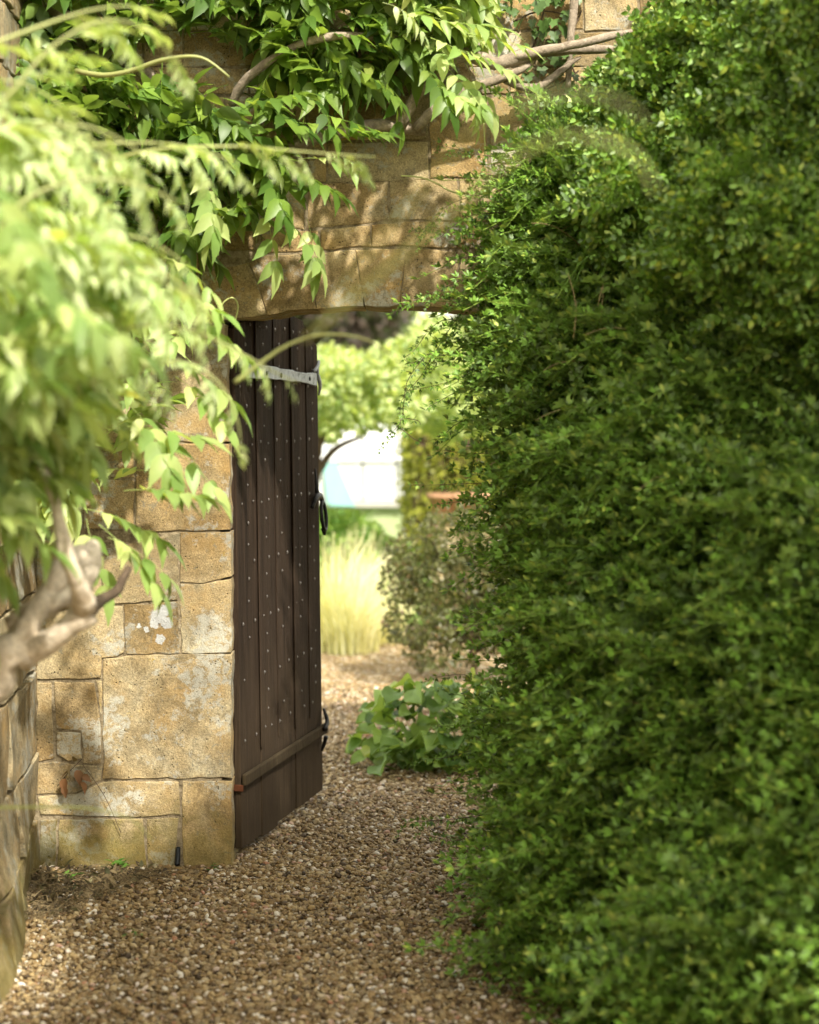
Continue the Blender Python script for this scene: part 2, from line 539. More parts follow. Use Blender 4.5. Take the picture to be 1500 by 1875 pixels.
# ------------------------------------------------------------------ geometry-node scatter (for what nobody could count)
def scatter(name, pts, E, scl, sources, parent=None, kind='stuff'):
    """one object: instances of the unlinked source meshes on a cloud of points"""
    me = bpy.data.meshes.new(name)
    n = len(pts)
    me.vertices.add(n)
    me.vertices.foreach_set('co', np.asarray(pts, np.float32).ravel())
    a = me.attributes.new('rot', 'FLOAT_VECTOR', 'POINT'); a.data.foreach_set('vector', np.asarray(E, np.float32).ravel())
    a = me.attributes.new('scl', 'FLOAT', 'POINT'); a.data.foreach_set('value', np.asarray(scl, np.float32).ravel())
    a = me.attributes.new('idx', 'INT', 'POINT'); a.data.foreach_set('value', rng.integers(0, len(sources), n).astype(np.int32))
    me.update()
    o = link(name, me, parent)
    if kind: o['kind'] = kind
    g = bpy.data.node_groups.new(name + '_scatter', 'GeometryNodeTree')
    g.interface.new_socket('Geometry', in_out='INPUT', socket_type='NodeSocketGeometry')
    g.interface.new_socket('Geometry', in_out='OUTPUT', socket_type='NodeSocketGeometry')
    gi = g.nodes.new('NodeGroupInput'); go = g.nodes.new('NodeGroupOutput')
    jn = g.nodes.new('GeometryNodeJoinGeometry')
    def attr(nm, ty):
        nd = g.nodes.new('GeometryNodeInputNamedAttribute'); nd.data_type = ty
        nd.inputs['Name'].default_value = nm
        return nd.outputs['Attribute']
    ra, sa, ia = attr('rot', 'FLOAT_VECTOR'), attr('scl', 'FLOAT'), attr('idx', 'INT')
    for k, so in enumerate(sources):
        oi = g.nodes.new('GeometryNodeObjectInfo'); oi.inputs['Object'].default_value = so
        oi.inputs['As Instance'].default_value = True
        ip = g.nodes.new('GeometryNodeInstanceOnPoints')
        cp = g.nodes.new('FunctionNodeCompare'); cp.data_type = 'INT'; cp.operation = 'EQUAL'
        g.links.new(ia, cp.inputs[2]); cp.inputs[3].default_value = k
        g.links.new(gi.outputs[0], ip.inputs['Points'])
        g.links.new(cp.outputs[0], ip.inputs['Selection'])
        g.links.new(oi.outputs['Geometry'], ip.inputs['Instance'])
        g.links.new(ra, ip.inputs['Rotation'])
        g.links.new(sa, ip.inputs['Scale'])
        g.links.new(ip.outputs[0], jn.inputs[0])
    g.links.new(jn.outputs[0], go.inputs[0])
    md = o.modifiers.new('scatter', 'NODES'); md.node_group = g
    return o

def source(name, V, F, mats, fm=None, smooth=True):
    me = mesh(name, V, F, smooth)
    for m_ in (mats if isinstance(mats, (list, tuple)) else [mats]): me.materials.append(m_)
    if fm: me.polygons.foreach_set('material_index', fm)
    return bpy.data.objects.new(name, me)

# ------------------------------------------------------------------ leaf templates
def leaflet(L, W, fold=0.25, curl=0.2, rows=6, twist=0.0, tip=1.0):
    """ovate pointed leaflet along +X with a folded midrib; returns V, F (tris)"""
    xs = [0.0, 0.12, 0.34, 0.60, 0.84, 1.0][:rows] if rows == 6 else [0.0, 0.35, 0.7, 1.0]
    ws = [0.0, 0.33, 0.5, 0.38, 0.12, 0.0] if rows == 6 else [0.0, 0.5, 0.36, 0.0]
    V, F = [], []
    idx = []
    for x, h in zip(xs, ws):
        z = -curl * L * x * x
        if h == 0:
            V.append((x * L, 0, z)); idx.append((len(V) - 1,))
        else:
            a = len(V)
            y = h * W; zf = fold * y
            tw = twist * x
            V += [(x * L, y * math.cos(tw), z + zf + y * math.sin(tw)), (x * L, 0, z), (x * L, -y * math.cos(tw), z + zf - y * math.sin(tw))]
            idx.append((a, a + 1, a + 2))
    for i in range(len(idx) - 1):
        A, B = idx[i], idx[i + 1]
        if len(A) == 1:
            F += [(A[0], B[1], B[0]), (A[0], B[2], B[1])]
        elif len(B) == 1:
            F += [(A[0], A[1], B[0]), (A[1], A[2], B[0])]
        else:
            F += [(A[0], A[1], B[1]), (A[0], B[1], B[0]), (A[1], A[2], B[2]), (A[1], B[2], B[1])]
    return V, F

def xform(VF, M):
    return [tuple(M @ Vector(v)) for v in VF[0]], VF[1]

def compound_leaf(seed, L=0.26, pairs=5, ll=0.075, lw=0.030, droop=0.5, spread=62, young=False):
    """pinnate wisteria leaf along +X: stalk and 2*pairs+1 leaflets"""
    r = random.Random(seed)
    V, F = [], []
    path, rad = [], []
    n = 7
    for i in range(n + 1):
        t = i / n
        path.append(Vector((L * t * (1 - 0.12 * droop * t), 0.01 * math.sin(3 * t + seed), -droop * L * 0.55 * t * t)))
        rad.append(0.0016 * (1 - 0.6 * t))
    # stalk: thin three-sided
    sv, sf = [], []
    for i, p in enumerate(path):
        for k in range(3):
            a = 2.094 * k
            sv.append((p.x, p.y + rad[i] * math.cos(a), p.z + rad[i] * math.sin(a)))
    for i in range(n):
        for k in range(3):
            sf += tri([(i * 3 + k, i * 3 + (k + 1) % 3, (i + 1) * 3 + (k + 1) % 3, (i + 1) * 3 + k)])
    add((V, F), (sv, sf))
    def at(t):
        f = t * n; i = min(int(f), n - 1)
        return path[i].lerp(path[i + 1], f - i), (path[i + 1] - path[i]).normalized()
    for k in range(pairs):
        t = 0.26 + 0.66 * k / max(pairs - 1, 1)
        p, d = at(t)
        s = (0.72 + 0.38 * math.sin(math.pi * (k + 1) / (pairs + 1))) * r.uniform(0.9, 1.1)
        for sd in (-1, 1):
            if r.random() < 0.03: continue
            lf = leaflet(ll * s, lw * s * r.uniform(.88, 1.1), r.uniform(0.1, 0.5), r.uniform(0.05, 0.4) + (0.25 if young else 0), twist=r.uniform(-.4, .4))
            yaw = sd * R(spread + r.uniform(-10, 10) - 5 * k)
            pitch = math.asin(max(-1, min(1, -d.z))) + R(r.uniform(0, 30) if young else r.uniform(-4, 26))
            M = Matrix.Translation(p) @ Matrix.Rotation(yaw, 4, 'Z') @ Matrix.Rotation(pitch, 4, 'Y') @ Matrix.Rotation(sd * R(r.uniform(-8, 24)), 4, 'X')
            add((V, F), xform(lf, M))
    p, d = at(1.0)
    lf = leaflet(ll * 1.1, lw * 1.05, 0.2, 0.3)
    M = Matrix.Translation(p) @ Matrix.Rotation(math.asin(max(-1, min(1, -d.z))), 4, 'Y')
    add((V, F), xform(lf, M))
    return V, F

def trifoliate_twig(seed, L=0.15, step=0.0155, ll=0.0235, lw=0.0082, droop=0.35):
    r = random.Random(seed)
    V, F = [], []
    n = 5
    pts = [Vector((L * i / n, 0.012 * math.sin(i * 1.1 + seed), -droop * L * (i / n) ** 2)) for i in range(n + 1)]
    for i in range(n):
        a, b = pts[i], pts[i + 1]
        o = len(V); q = 0.0011
        V += [(a.x, a.y - q, a.z), (a.x, a.y + q, a.z), (a.x, a.y, a.z + q * 1.6), (b.x, b.y - q, b.z), (b.x, b.y + q, b.z), (b.x, b.y, b.z + q * 1.6)]
        F += tri([(o, o + 3, o + 5, o + 2), (o + 2, o + 5, o + 4, o + 1), (o + 1, o + 4, o + 3, o)])
    k = 0; s = 0.02
    while s < L:
        f = s / L * n; i = min(int(f), n - 1)
        p = pts[i].lerp(pts[i + 1], f - i)
        for sd in (-1, 1):
            base = R(r.uniform(40, 75)) * sd
            el = R(r.uniform(-35, 35)) + (R(50) if k % 2 else R(-10))
            M0 = Matrix.Translation(p) @ Matrix.Rotation(el * sd, 4, 'X') @ Matrix.Rotation(base, 4, 'Z')
            for j, (ya, sc) in enumerate([(0, 1.0), (42, 0.8), (-42, 0.8)]):
                M = M0 @ Matrix.Translation((0.004, 0, 0)) @ Matrix.Rotation(R(ya + r.uniform(-8, 8)), 4, 'Z') @ Matrix.Rotation(R(r.uniform(-22, 22)), 4, 'Y')
                g = r.uniform(.8, 1.2) * sc * (1.0 - 0.35 * s / L)
                add((V, F), xform(leaflet(ll * g, lw * g * 1.15, 0.35, 0.15, rows=4), M))
        k += 1; s += step * r.uniform(0.8, 1.25)
    M = Matrix.Translation(pts[-1])
    for ya in (-40, 0, 40):
        add((V, F), xform(leaflet(ll * .8, lw, .3, .1, rows=4), M @ Matrix.Rotation(R(ya), 4, 'Z')))
    return V, F

def box_twig(seed, L=0.075, ll=0.0165, lw=0.0095):
    r = random.Random(seed)
    V, F = [], []
    q = 0.0009
    V += [(0, -q, 0), (0, q, 0), (L, 0, q)]; F += [(0, 1, 2)]
    s = 0.012; k = 0
    while s < L:
        for sd in (-1, 1):
            M = Matrix.Translation((s, 0, 0)) @ Matrix.Rotation(R(90 * k + r.uniform(-20, 20)), 4, 'X') @ Matrix.Rotation(sd * R(r.uniform(38, 62)), 4, 'Z') @ Matrix.Rotation(R(r.uniform(-20, 20)), 4, 'X')
            g = r.uniform(.8, 1.15)
            add((V, F), xform(leaflet(ll * g, lw * g, 0.25, 0.12, rows=4), M))
        s += 0.0085; k += 1
    for ya in (-25, 25):
        add((V, F), xform(leaflet(ll * .8, lw * .8, .3, .1, rows=4), Matrix.Translation((L, 0, 0)) @ Matrix.Rotation(R(ya), 4, 'Y')))
    return V, F

# ================================================================== SETTING
ground = link('ground', mesh('ground', [(-400, -60, -0.012), (400, -60, -0.012), (400, 900, -0.012), (-400, 900, -0.012)], [(0, 1, 2, 3)]), None, M_soil, 'structure')
lawn = link('lawn', mesh('lawn', [(-60, 13.2, -0.006), (60, 13.2, -0.006), (60, 140, -0.006), (-60, 140, -0.006)], [(0, 1, 2, 3)]), None, M_lawn, 'structure')
path = link('gravel_path', mesh('gravel_path', [(-1.6, -4, 0), (1.5, -4, 0), (1.5, 6.4, 0), (1.2, 9.8, 0), (9, 9.8, 0), (9, 12.2, 0), (-9, 12.2, 0), (-9, 9.8, 0), (-1.6, 9.8, 0)], [tuple(range(9))]), None, M_path, 'structure')

# pebbles
def pebble_src(seed):
    bm = bmesh.new()
    bmesh.ops.create_icosphere(bm, subdivisions=2, radius=0.5)
    r = random.Random(seed)
    sy, sz = r.uniform(.62, .9), r.uniform(.38, .6)
    for v in bm.verts:
        k = 1 + 0.30 * noise.noise(v.co * 2.2 + Vector((seed * 5, 0, 0)))
        v.co = Vector((v.co.x * k, v.co.y * k * sy, v.co.z * k * sz))
    me = bpy.data.meshes.new('pebble'); bm.to_mesh(me); bm.free()
    me.materials.append(M_pebble)
    me.polygons.foreach_set('use_smooth', [True] * len(me.polygons))
    return bpy.data.objects.new('pebble', me)
PSRC = [pebble_src(i) for i in range(6)]
def pebbles(name, n, x0, x1, y0, y1, smin, smax, z):
    x = rng.uniform(x0, x1, n); y = rng.uniform(y0, y1, n)
    s = smin + (smax - smin) * rng.power(0.6, n) ** 1.5
    zz = z + rng.uniform(0, 0.010, n)
    E = np.stack([rng.normal(0, .35, n), rng.normal(0, .35, n), rng.uniform(0, 6.28, n)], 1)
    return x, y, zz, E, s
parts_ = [pebbles('a', 78000, -1.5, 1.0, 4.3, 7.6, 0.009, 0.027, 0.001),
          pebbles('b', 26000, -0.75, 0.75, 7.6, 10.4, 0.013, 0.029, 0.001)]
xs_ = np.concatenate([p_[0] for p_ in parts_]); ys_ = np.concatenate([p_[1] for p_ in parts_]); zs_ = np.concatenate([p_[2] for p_ in parts_])
Es_ = np.concatenate([p_[3] for p_ in parts_]); ss_ = np.concatenate([p_[4] for p_ in parts_])
gravel = scatter('gravel', np.stack([xs_, ys_, zs_], 1), Es_, ss_, PSRC)
tag(gravel, 'loose tan and brown pea gravel covering the path', 'gravel', kind='stuff')

# ================================================================== THE WALL
wall = thing('garden_wall', 'honey coloured limestone wall with the arched doorway', 'wall', (0, WALL_Y, 0))
WALL_T = 0.46

def stone_mesh(poly, depth=0.10, gap=0.0012, seed=0, proud=0.0, rough=1.0, front=WALL_Y):
    """poly: (x, z) points -> a stone with worn, rounded, uneven edges; front faces -Y"""
    r = random.Random(seed)
    pts = [Vector((p[0], p[1])) for p in poly]
    area = sum(pts[i].x * pts[(i + 1) % len(pts)].y - pts[(i + 1) % len(pts)].x * pts[i].y for i in range(len(pts)))
    if area < 0: pts.reverse()
    # resample
    Q = []
    for i, p in enumerate(pts):
        q = pts[(i + 1) % len(pts)]
        n = max(1, int((q - p).length / 0.035))
        for k in range(n): Q.append(p.lerp(q, k / n))
    n = len(Q)
    def inset(Q, d):
        out = []
        for i in range(n):
            a, b, c = Q[i - 1], Q[i], Q[(i + 1) % n]
            e1 = (b - a); e2 = (c - b)
            n1 = Vector((-e1.y, e1.x)); n2 = Vector((-e2.y, e2.x))
            if n1.length > 0: n1.normalize()
            if n2.length > 0: n2.normalize()
            nn = n1 + n2
            k = max(nn.length_squared / 2, 0.5)
            out.append(b + nn / k * d)
        return out
    off = Vector((seed * 3.7, seed * 1.3, 0))
    base = inset(Q, gap)
    base = [b + Vector((noise.noise(Vector((b.x * 18, b.y * 18, 0)) + off), noise.noise(Vector((b.x * 18, b.y * 18, 5)) + off))) * 0.0055 * rough
            + Vector((noise.noise(Vector((b.x * 60, b.y * 60, 0)) + off), noise.noise(Vector((b.x * 60, b.y * 60, 9)) + off))) * 0.0035 * rough for b in base]
    V, F = [], []
    yf = front - proud
    rings = [(0.0, depth), (0.0, 0.006), (0.0006, 0.0016), (0.0018, 0.0005), (0.004, 0.0)]
    for d, y in rings:
        ring = inset(base, d) if d else base
        for b in ring:
            j = 0.0016 * noise.noise(Vector((b.x * 40, b.y * 40, d * 300)) + off) if y < 0.05 else 0
            V.append((b.x, yf + y + j, b.y))
    for k in range(len(rings) - 1):
        for i in range(n):
            j = (i + 1) % n
            F.append((k * n + i, k * n + j, (k + 1) * n + j, (k + 1) * n + i))
    F.append(tuple((len(rings) - 1) * n + i for i in range(n)))
    return mesh('stone', V, F)

SEED = [0]
def stone(poly_px, mat=None, depth=0.10, proud=None, name='stone', rough=1.0, gap=0.0010):
    SEED[0] += 1
    pl = []
    for (x, y) in poly_px:
        q = P(x, y, WALL_Y)
        pl.append((q.x, max(q.z, -0.03)))
    pr = rnd.uniform(0, 0.0025) if proud is None else proud * 0.4
    return link(name, stone_mesh(pl, depth, gap, SEED[0], pr, rough), wall, mat or M_stone)

def rect(x0, y0, x1, y1, j=2.0):
    return [(x0 + rnd.uniform(-j, j), y0 + rnd.uniform(-j, j)), (x1 + rnd.uniform(-j, j), y0 + rnd.uniform(-j, j)),
            (x1 + rnd.uniform(-j, j), y1 + rnd.uniform(-j, j)), (x0 + rnd.uniform(-j, j), y1 + rnd.uniform(-j, j))]

JD = 0.44  # stones that also line the doorway run through the wall
stone([(250, 812), (421, 812), (422, 972), (248, 974)], depth=JD, proud=0.006)
stone([(292, 592), (413, 592), (420, 811), (290, 810)], depth=JD, proud=0.004)
stone([(330, 975), (423, 974), (424, 1056), (372, 1068), (329, 1066)], M_stone, depth=JD)
stone([(329, 1068), (372, 1070), (424, 1059), (424, 1195), (332, 1196)], M_stone_pale, depth=JD)
stone([(185, 1006), (328, 976), (327, 1098), (190, 1108)], proud=0.006)
stone([(66, 985), (183, 1006), (188, 1107), (68, 1122)])
stone([(227, 1107), (326, 1101), (329, 1197), (230, 1199)], M_stone_lichen)
stone([(68, 1124), (225, 1109), (229, 1196), (212, 1203), (187, 1205), (186, 1242), (66, 1245)], proud=0.008)
stone([(188, 1206), (214, 1204), (230, 1200), (424, 1197), (424, 1426), (188, 1427)], depth=JD, proud=0.004)
stone([(97, 1250), (172, 1250), (177, 1275), (183, 1310), (186, 1400), (152, 1398), (150, 1338), (103, 1335)])
stone([(66, 1250), (94, 1250), (98, 1335), (99, 1390), (66, 1396)])
stone([(176, 1246), (187, 1246), (187, 1308), (184, 1308)], M_stone_pale, proud=-0.003)
stone([(104, 1341), (148, 1342), (150, 1390), (125, 1396), (102, 1381)], M_stone_pale, proud=0.012)
stone([(66, 1400), (100, 1394), (126, 1399), (150, 1400), (186, 1402), (186, 1430), (140, 1452), (68, 1455)], M_stone_side)
stone([(140, 1454), (188, 1431), (329, 1431), (331, 1493), (215, 1497), (72, 1492), (70, 1458)], M_stone_pale)
stone([(333, 1430), (425, 1430), (426, 1604), (335, 1604)], M_stone_pale, depth=JD, proud=0.004)
stone([(108, 1500), (262, 1499), (269, 1604), (104, 1604)], M_stone, proud=0.005)
stone([(268, 1499), (328, 1496), (323, 1556), (322, 1604), (273, 1604)], M_stone_pale)
stone([(74, 1500), (105, 1502), (102, 1604), (70, 1604)], M_stone_side)
# arch voussoirs
VS = [
    [(402, 588), (374, 530), (366, 500), (456, 480), (489, 576), (440, 583)],
    [(489, 576), (456, 480), (470, 468), (560, 466), (580, 566), (530, 570)],
    [(580, 566), (560, 466), (651, 458), (667, 561), (620, 563)],
    [(667, 561), (651, 458), (744, 455), (733, 560)],
    [(733, 560), (744, 455), (845, 461), (825, 566), (780, 562)],
    [(825, 566), (845, 461), (938, 474), (908, 577), (870, 571)],
    [(908, 577), (938, 474), (1022, 496), (984, 591), (945, 583)],
]
for k, v in enumerate(VS):
    stone(v, M_stone_pale if k in (0, 2, 3) else M_stone, depth=JD, name='arch_stone', proud=0.006 + 0.002 * (k % 2), gap=0.0006)
stone([(365, 503), (373, 531), (401, 589), (413, 591), (290, 591), (290, 500)], M_stone, depth=JD)
stone([(1022, 498), (1110, 500), (1110, 592), (985, 592)], depth=JD)
# spandrel and courses over the arch
for pl in [
    [(586, 420), (678, 412), (680, 452), (588, 458)], [(480, 425), (583, 421), (585, 460), (482, 464)],
    [(681, 411), (765, 405), (880, 408), (882, 456), (745, 450), (682, 452)], [(884, 408), (1010, 410), (1018, 490), (940, 470), (884, 458)],
    [(565, 337), (710, 332), (712, 402), (684, 408), (562, 418)], [(714, 331), (838, 326), (842, 404), (714, 402)],
    [(841, 326), (985, 330), (985, 407), (845, 405)], [(788, 208), (891, 206), (893, 322), (788, 326)],
    [(895, 178), (985, 176), (985, 297), (897, 300)], [(897, 302), (985, 299), (985, 326), (896, 323)],
    [(600, 262), (785, 258), (785, 329), (600, 334)], [(600, 178), (700, 176), (702, 256), (600, 260)], [(703, 176), (786, 176), (786, 256), (704, 256)],
    [(790, 176), (893, 176), (892, 203), (789, 206)],
]:
    stone(pl, M_stone_pale if rnd.random() < .5 else M_stone, gap=0.0008)
def coursed(x0, y0, x1, y1, hmin=55, hmax=95, wmin=70, wmax=190, jam=False, gap=0.0012):
    y = y0
    while y < y1 - 8:
        h = rnd.uniform(hmin, hmax)
        if y1 - (y + h) < hmin * 0.7: h = y1 - y
        x = x0
        while x < x1 - 8:
            ww = rnd.uniform(wmin, wmax)
            if x1 - (x + ww) < wmin * 0.8: ww = x1 - x
            stone(rect(x + 1, y + 1, x + ww - 1, y + h - 1), M_stone_pale if rnd.random() < .35 else (M_stone_side if rnd.random() < .2 else M_stone),
                  depth=JD if (jam and x == x0) else 0.10, gap=gap)
            x += ww
        y += h
coursed(64, 592, 288, 812)
coursed(64, 812, 246, 972)
coursed(64, 460, 288, 590)
coursed(290, 466, 364, 500, 30, 40)
coursed(64, 176, 478, 458, 50, 85)
coursed(480, 176, 560, 420, 50, 80, 60, 90)
coursed(562, 176, 598, 334, 60, 90, 30, 60)
coursed(64, -190, 1740, 172, 45, 80)
coursed(988, 176, 1740, 495, 60, 90)
coursed(1112, 498, 1740, 592, 60, 90)
coursed(986, 594, 1740, 1606, 80, 130, 90, 200, jam=True)
# wall core (mortar) with the arched opening, set back behind the stone faces
def arch_z(x):
    xs = [-0.7, -0.64, -0.5, -0.3, -0.15, -0.05, 0.0, 0.1, 0.25, 0.43, 0.5]
    c = P(695, 559, WALL_Y); e = P(404, 590, WALL_Y)
    k = (c.z - e.z) / (c.x - e.x) ** 2
    return c.z - k * (x - c.x) ** 2
xl, xr = P(412, 700, WALL_Y).x, P(985, 700, WALL_Y).x
prof = [(-1.36, -0.2), (xl - .02, -0.2), (xl - .02, arch_z(xl) + .02)]
for k in range(1, 12):
    x = xl + (xr - xl) * k / 12
    prof.append((x, arch_z(x) + .02))
prof += [(xr + .02, arch_z(xr) + .02), (xr + .02, -0.2), (1.83, -0.2), (1.83, 3.33), (-1.36, 3.33)]
V, F = [], []
n = len(prof)
for y in (WALL_Y + 0.0035, WALL_Y + WALL_T):
    V += [(x, y, z) for x, z in prof]
F = [tuple(range(n)), tuple(range(2 * n - 1, n - 1, -1))] + [(i, i + n, (i + 1) % n + n, (i + 1) % n) for i in range(n)]
link('mortar', mesh('mortar', V, F), wall, M_mortar)
# small drain pipe in the wall foot
pv, pf = [], []
q = P(327, 1575, WALL_Y)
add((pv, pf), tube([(q.x, WALL_Y - 0.035, 0.02), (q.x, WALL_Y - 0.02, 0.04), (q.x, WALL_Y - .006, 0.075)], [0.009, .009, 0.008], 8))
pipe = link('drain_pipe', mesh('drain_pipe', pv, pf, True), None, simple_mat('black_plastic', (0.012, 0.016, 0.02), 0.4))
tag(pipe, 'short black plastic pipe at the foot of the limestone wall', 'pipe')

# side wall on the left, running towards the camera
side = thing('side_wall', 'mossy limestone side wall meeting the arched wall at the left corner', 'wall', (-1.27, 5, 0))
def side_x(Y):
    return -1.262 + (6.445 - Y) * 0.062
def side_stone(y0, y1, z0, z1, seed, proud):
    # build facing -Y then turn to face +X
    me = stone_mesh([(y0, z0), (y1, z0), (y1, z1), (y0, z1)], 0.12, 0.006, seed, 0, 1.6, front=0.0)
    for v in me.vertices:
        yy, dep, zz = v.co.x, v.co.y, v.co.z
        bt = max(0, .38 - zz) * .22 * max(0, min(1, (6.2 - yy) * 1.3))
        v.co = Vector((side_x(yy) - dep + proud + bt + 0.02 * noise.noise(Vector((yy * 3, zz * 3, seed))), yy, zz))
    return me
z = -0.03; k = 0
while z < 3.25:
    h = rnd.uniform(0.18, 0.32)
    y = 6.42
    while y > 3.4:
        wd = rnd.uniform(0.3, 0.7)
        k += 1
        batter = max(0, 0.40 - z) * 0.15 * max(0, min(1, (6.2 - y) * 1.5))
        link('stone', side_stone(y - wd, y, z, z + h, 500 + k, rnd.uniform(0, .004)), side, M_stone_side)
        y -= wd
    z += h
bv, bf = box(-1.9, -1.275, 0.5, WALL_Y + 0.4, -0.2, 3.3)
me = mesh('mortar', bv, bf)
for v in me.vertices:
    if v.co.x > -1.5: v.co.x = side_x(v.co.y) - 0.03
link('mortar', me, side, M_mortar)

# ================================================================== THE DOOR
def ray_ground(px, py, z):
    v = (937.5 - py) / FPX
    dz = -math.sin(PITCH) + v * math.cos(PITCH)
    dy = math.cos(PITCH) + v * math.sin(PITCH)
    t = (z - CAM_Z) / dz
    return Vector(((px - 750) / FPX * t, dy * t, z))
DZ = 0.035
dA = ray_ground(443, 1560, DZ); dB = ray_ground(593, 1450, DZ)
ddir = (dB - dA); DW = ddir.length; ddir.normalize()
dn = Vector((ddir.y, -ddir.x, 0))          # face normal (towards path and camera)
door = thing('plank_door', 'dark brown studded oak plank door standing open in the stone archway', 'door', tuple(dA))
lean = R(0.55)
def D(u, n_, z):
    """door coordinates: u along width (m), n_ out of the face, z height"""
    p = dA + ddir * u + dn * n_
    p = Vector((p.x, p.y, z))
    p.x -= math.tan(lean) * z
    return p
def door_u(px):
    # where the vertical plane through px meets the door plane (at mid height, without the lean)
    k = (px - 750) / FPX / math.cos(PITCH)
    # (dA.x + u dx) = k (dA.y + u dy)
    return (k * dA.y - dA.x) / (ddir.x - k * ddir.y)
def dprism(u0, u1, n0, n1, zb, zt0, zt1, bev=0.003, zb1=None):
    zb1 = zb if zb1 is None else zb1
    V = [D(u0, n0, zb), D(u1, n0, zb1), D(u1, n1, zb1), D(u0, n1, zb), D(u0, n0, zt0), D(u1, n0, zt1), D(u1, n1, zt1), D(u0, n1, zt0)]
    F = [(0, 3, 2, 1), (4, 5, 6, 7), (0, 1, 5, 4), (1, 2, 6, 5), (2, 3, 7, 6), (3, 0, 4, 7)]
    return bevelled(V, F, bev, 2)
def dtop(u):
    c = 0.5 * DW
    zs = 1.845
    return zs + 0.075 * (1 - ((u - c) / c) ** 2) - (0.035 if u > 0.93 * DW else 0)
edges_px = [443, 477, 506, 541, 565, 593]
us = [max(0.0, door_u(p)) for p in edges_px]
us[0] = 0.0; us[-1] = DW
for i in range(5):
    u0, u1 = us[i] + 0.003, us[i + 1] - 0.003
    proud = (0.0, 0.003, -0.001, 0.002, -0.002)[i]
    zt0, zt1 = dtop(u0), dtop(u1)
    if i == 4: zt0, zt1 = zt0 - .01, zt1 - 0.01
    link('plank', dprism(u0, u1, -0.024, proud, DZ + rnd.uniform(0, .012), zt0, zt1, 0.0035), door, M_door)
    # cover moulding beside each joint
    if i in (1, 3):
        link('moulding', dprism(us[i] - 0.012, us[i] + 0.016, proud + .0005, proud + 0.0055, 0.36, dtop(us[i]) - .02, dtop(us[i]) - .02, 0.003), door, M_door)
    if i in (2, 4):
        link('moulding', dprism(us[i] + 0.022, us[i] + 0.034, proud + .0005, proud + 0.004, 0.36, dtop(us[i]) - .02, dtop(us[i]) - .02, 0.002), door, M_door)
# back layer of boards / stile on the hinge edge
for (a, b) in [(0.0, 0.12), (0.12, 0.40), (0.40, 0.68), (0.68, DW - .004)]:
    link('back_board', dprism(a + .002, b - .002, -0.052, -0.025, DZ + 0.01, dtop(a + .01) - .012, dtop(b - .01) - .012, 0.003), door, M_door)
# lower weather rail (proud) and the bar above
def rail_z(u): return 0.275 + 0.004 * math.sin(u * 9)
link('bottom_rail', dprism(-0.004, DW + 0.006, 0.0045, 0.022, 0.266, 0.308, 0.314, 0.006, 0.272), door, M_rail)
link('rail_end', dprism(-0.010, -0.0045, -0.035, 0.012, 0.248, 0.272, 0.272, 0.003), door, simple_mat('rusty_iron', (0.12, 0.042, 0.018), 0.8, 0.2, 0.2, 50, 0.5))
# top pale iron strap
def iron_strip(pts, thick, width, mat, name, n0=0.006, bev=0.002):
    V, F = [], []
    for (u, z, w_) in pts:
        V += [D(u, n0, z - w_ / 2), D(u, n0 + thick, z - w_ / 2), D(u, n0 + thick, z + w_ / 2), D(u, n0, z + w_ / 2)]
    for i in range(len(pts) - 1):
        for k in range(4):
            F.append((i * 4 + k, i * 4 + (k + 1) % 4, i * 4 + 4 + (k + 1) % 4, i * 4 + 4 + k))
    F += [(3, 2, 1, 0), tuple(len(V) - 4 + k for k in range(4))]
    return link(name, bevelled(V, F, bev, 1), door, mat)
strap = iron_strip([(0.10, 1.700, .05), (0.25, 1.698, .052), (0.28, 1.697, .044), (0.42, 1.692, .048), (0.46, 1.690, .040), (0.62, 1.684, .044), (0.66, 1.682, .036), (0.80, 1.676, .038), (0.86, 1.674, .046), (0.93, 1.671, .05)], 0.012, .05, M_strap, 'strap_hinge')
# holes / bolts on the strap
for u in (0.30, 0.47, 0.83):
    bm = bmesh.new(); bmesh.ops.create_icosphere(bm, subdivisions=2, radius=0.009)
    p = D(u, 0.019, 1.70 - 0.031 * u)
    for v in bm.verts:
        l = v.co.copy(); v.co = p + ddir * l.x + Vector((0, 0, 1)) * l.z + dn * l.y * .45
    me = bpy.data.meshes.new('bolt'); bm.to_mesh(me); bm.free(); link('bolt', me, strap, M_iron)
# keep / hook next to strap
hk = ([], [])
add(hk, tube([D(0.90, 0.012, 1.70), D(0.93, 0.02, 1.72), D(0.955, 0.018, 1.742), D(0.965, 0.012, 1.72), D(0.955, 0.012, 1.69)], [.008, .007, .006, .006, .007], 7))
add(hk, tube([D(0.955, 0.014, 1.69), D(0.965, 0.02, 1.65), D(0.97, 0.012, 1.61)], [.007, .008, .003], 7))
link('hook', mesh('hook', hk[0], hk[1], True), door, M_strap)
# latch and ring handle
lt = ([], [])
zc = 1.165
add(lt, tube([D(0.93, 0.006, zc + .16), D(0.925, 0.012, zc + .09), D(0.93, 0.015, zc + .05)], [.003, .007, .012], 8))
add(lt, tube([D(0.86, 0.012, zc + .01), D(0.88, 0.02, zc + .045), D(0.93, 0.02, zc + .055), D(0.98, 0.02, zc + .03)], [.008, .010, .014, .008], 8))
ring = []
for k in range(17):
    a = 2 * math.pi * k / 16
    ring.append(D(0.955 + 0.030 * math.sin(a), 0.026 + 0.010 * (1 - math.cos(a)) / 2, zc - 0.025 + 0.055 * math.cos(a)))
add(lt, tube(ring, [0.0075] * 17, 7, cap=False))
add(lt, tube([D(0.955, 0.03, zc - .075), D(0.965, 0.03, zc - .10)], [.012, .006], 7))
link('ring_handle', mesh('ring_handle', lt[0], lt[1], True), door, M_iron)
lb = ([], [])
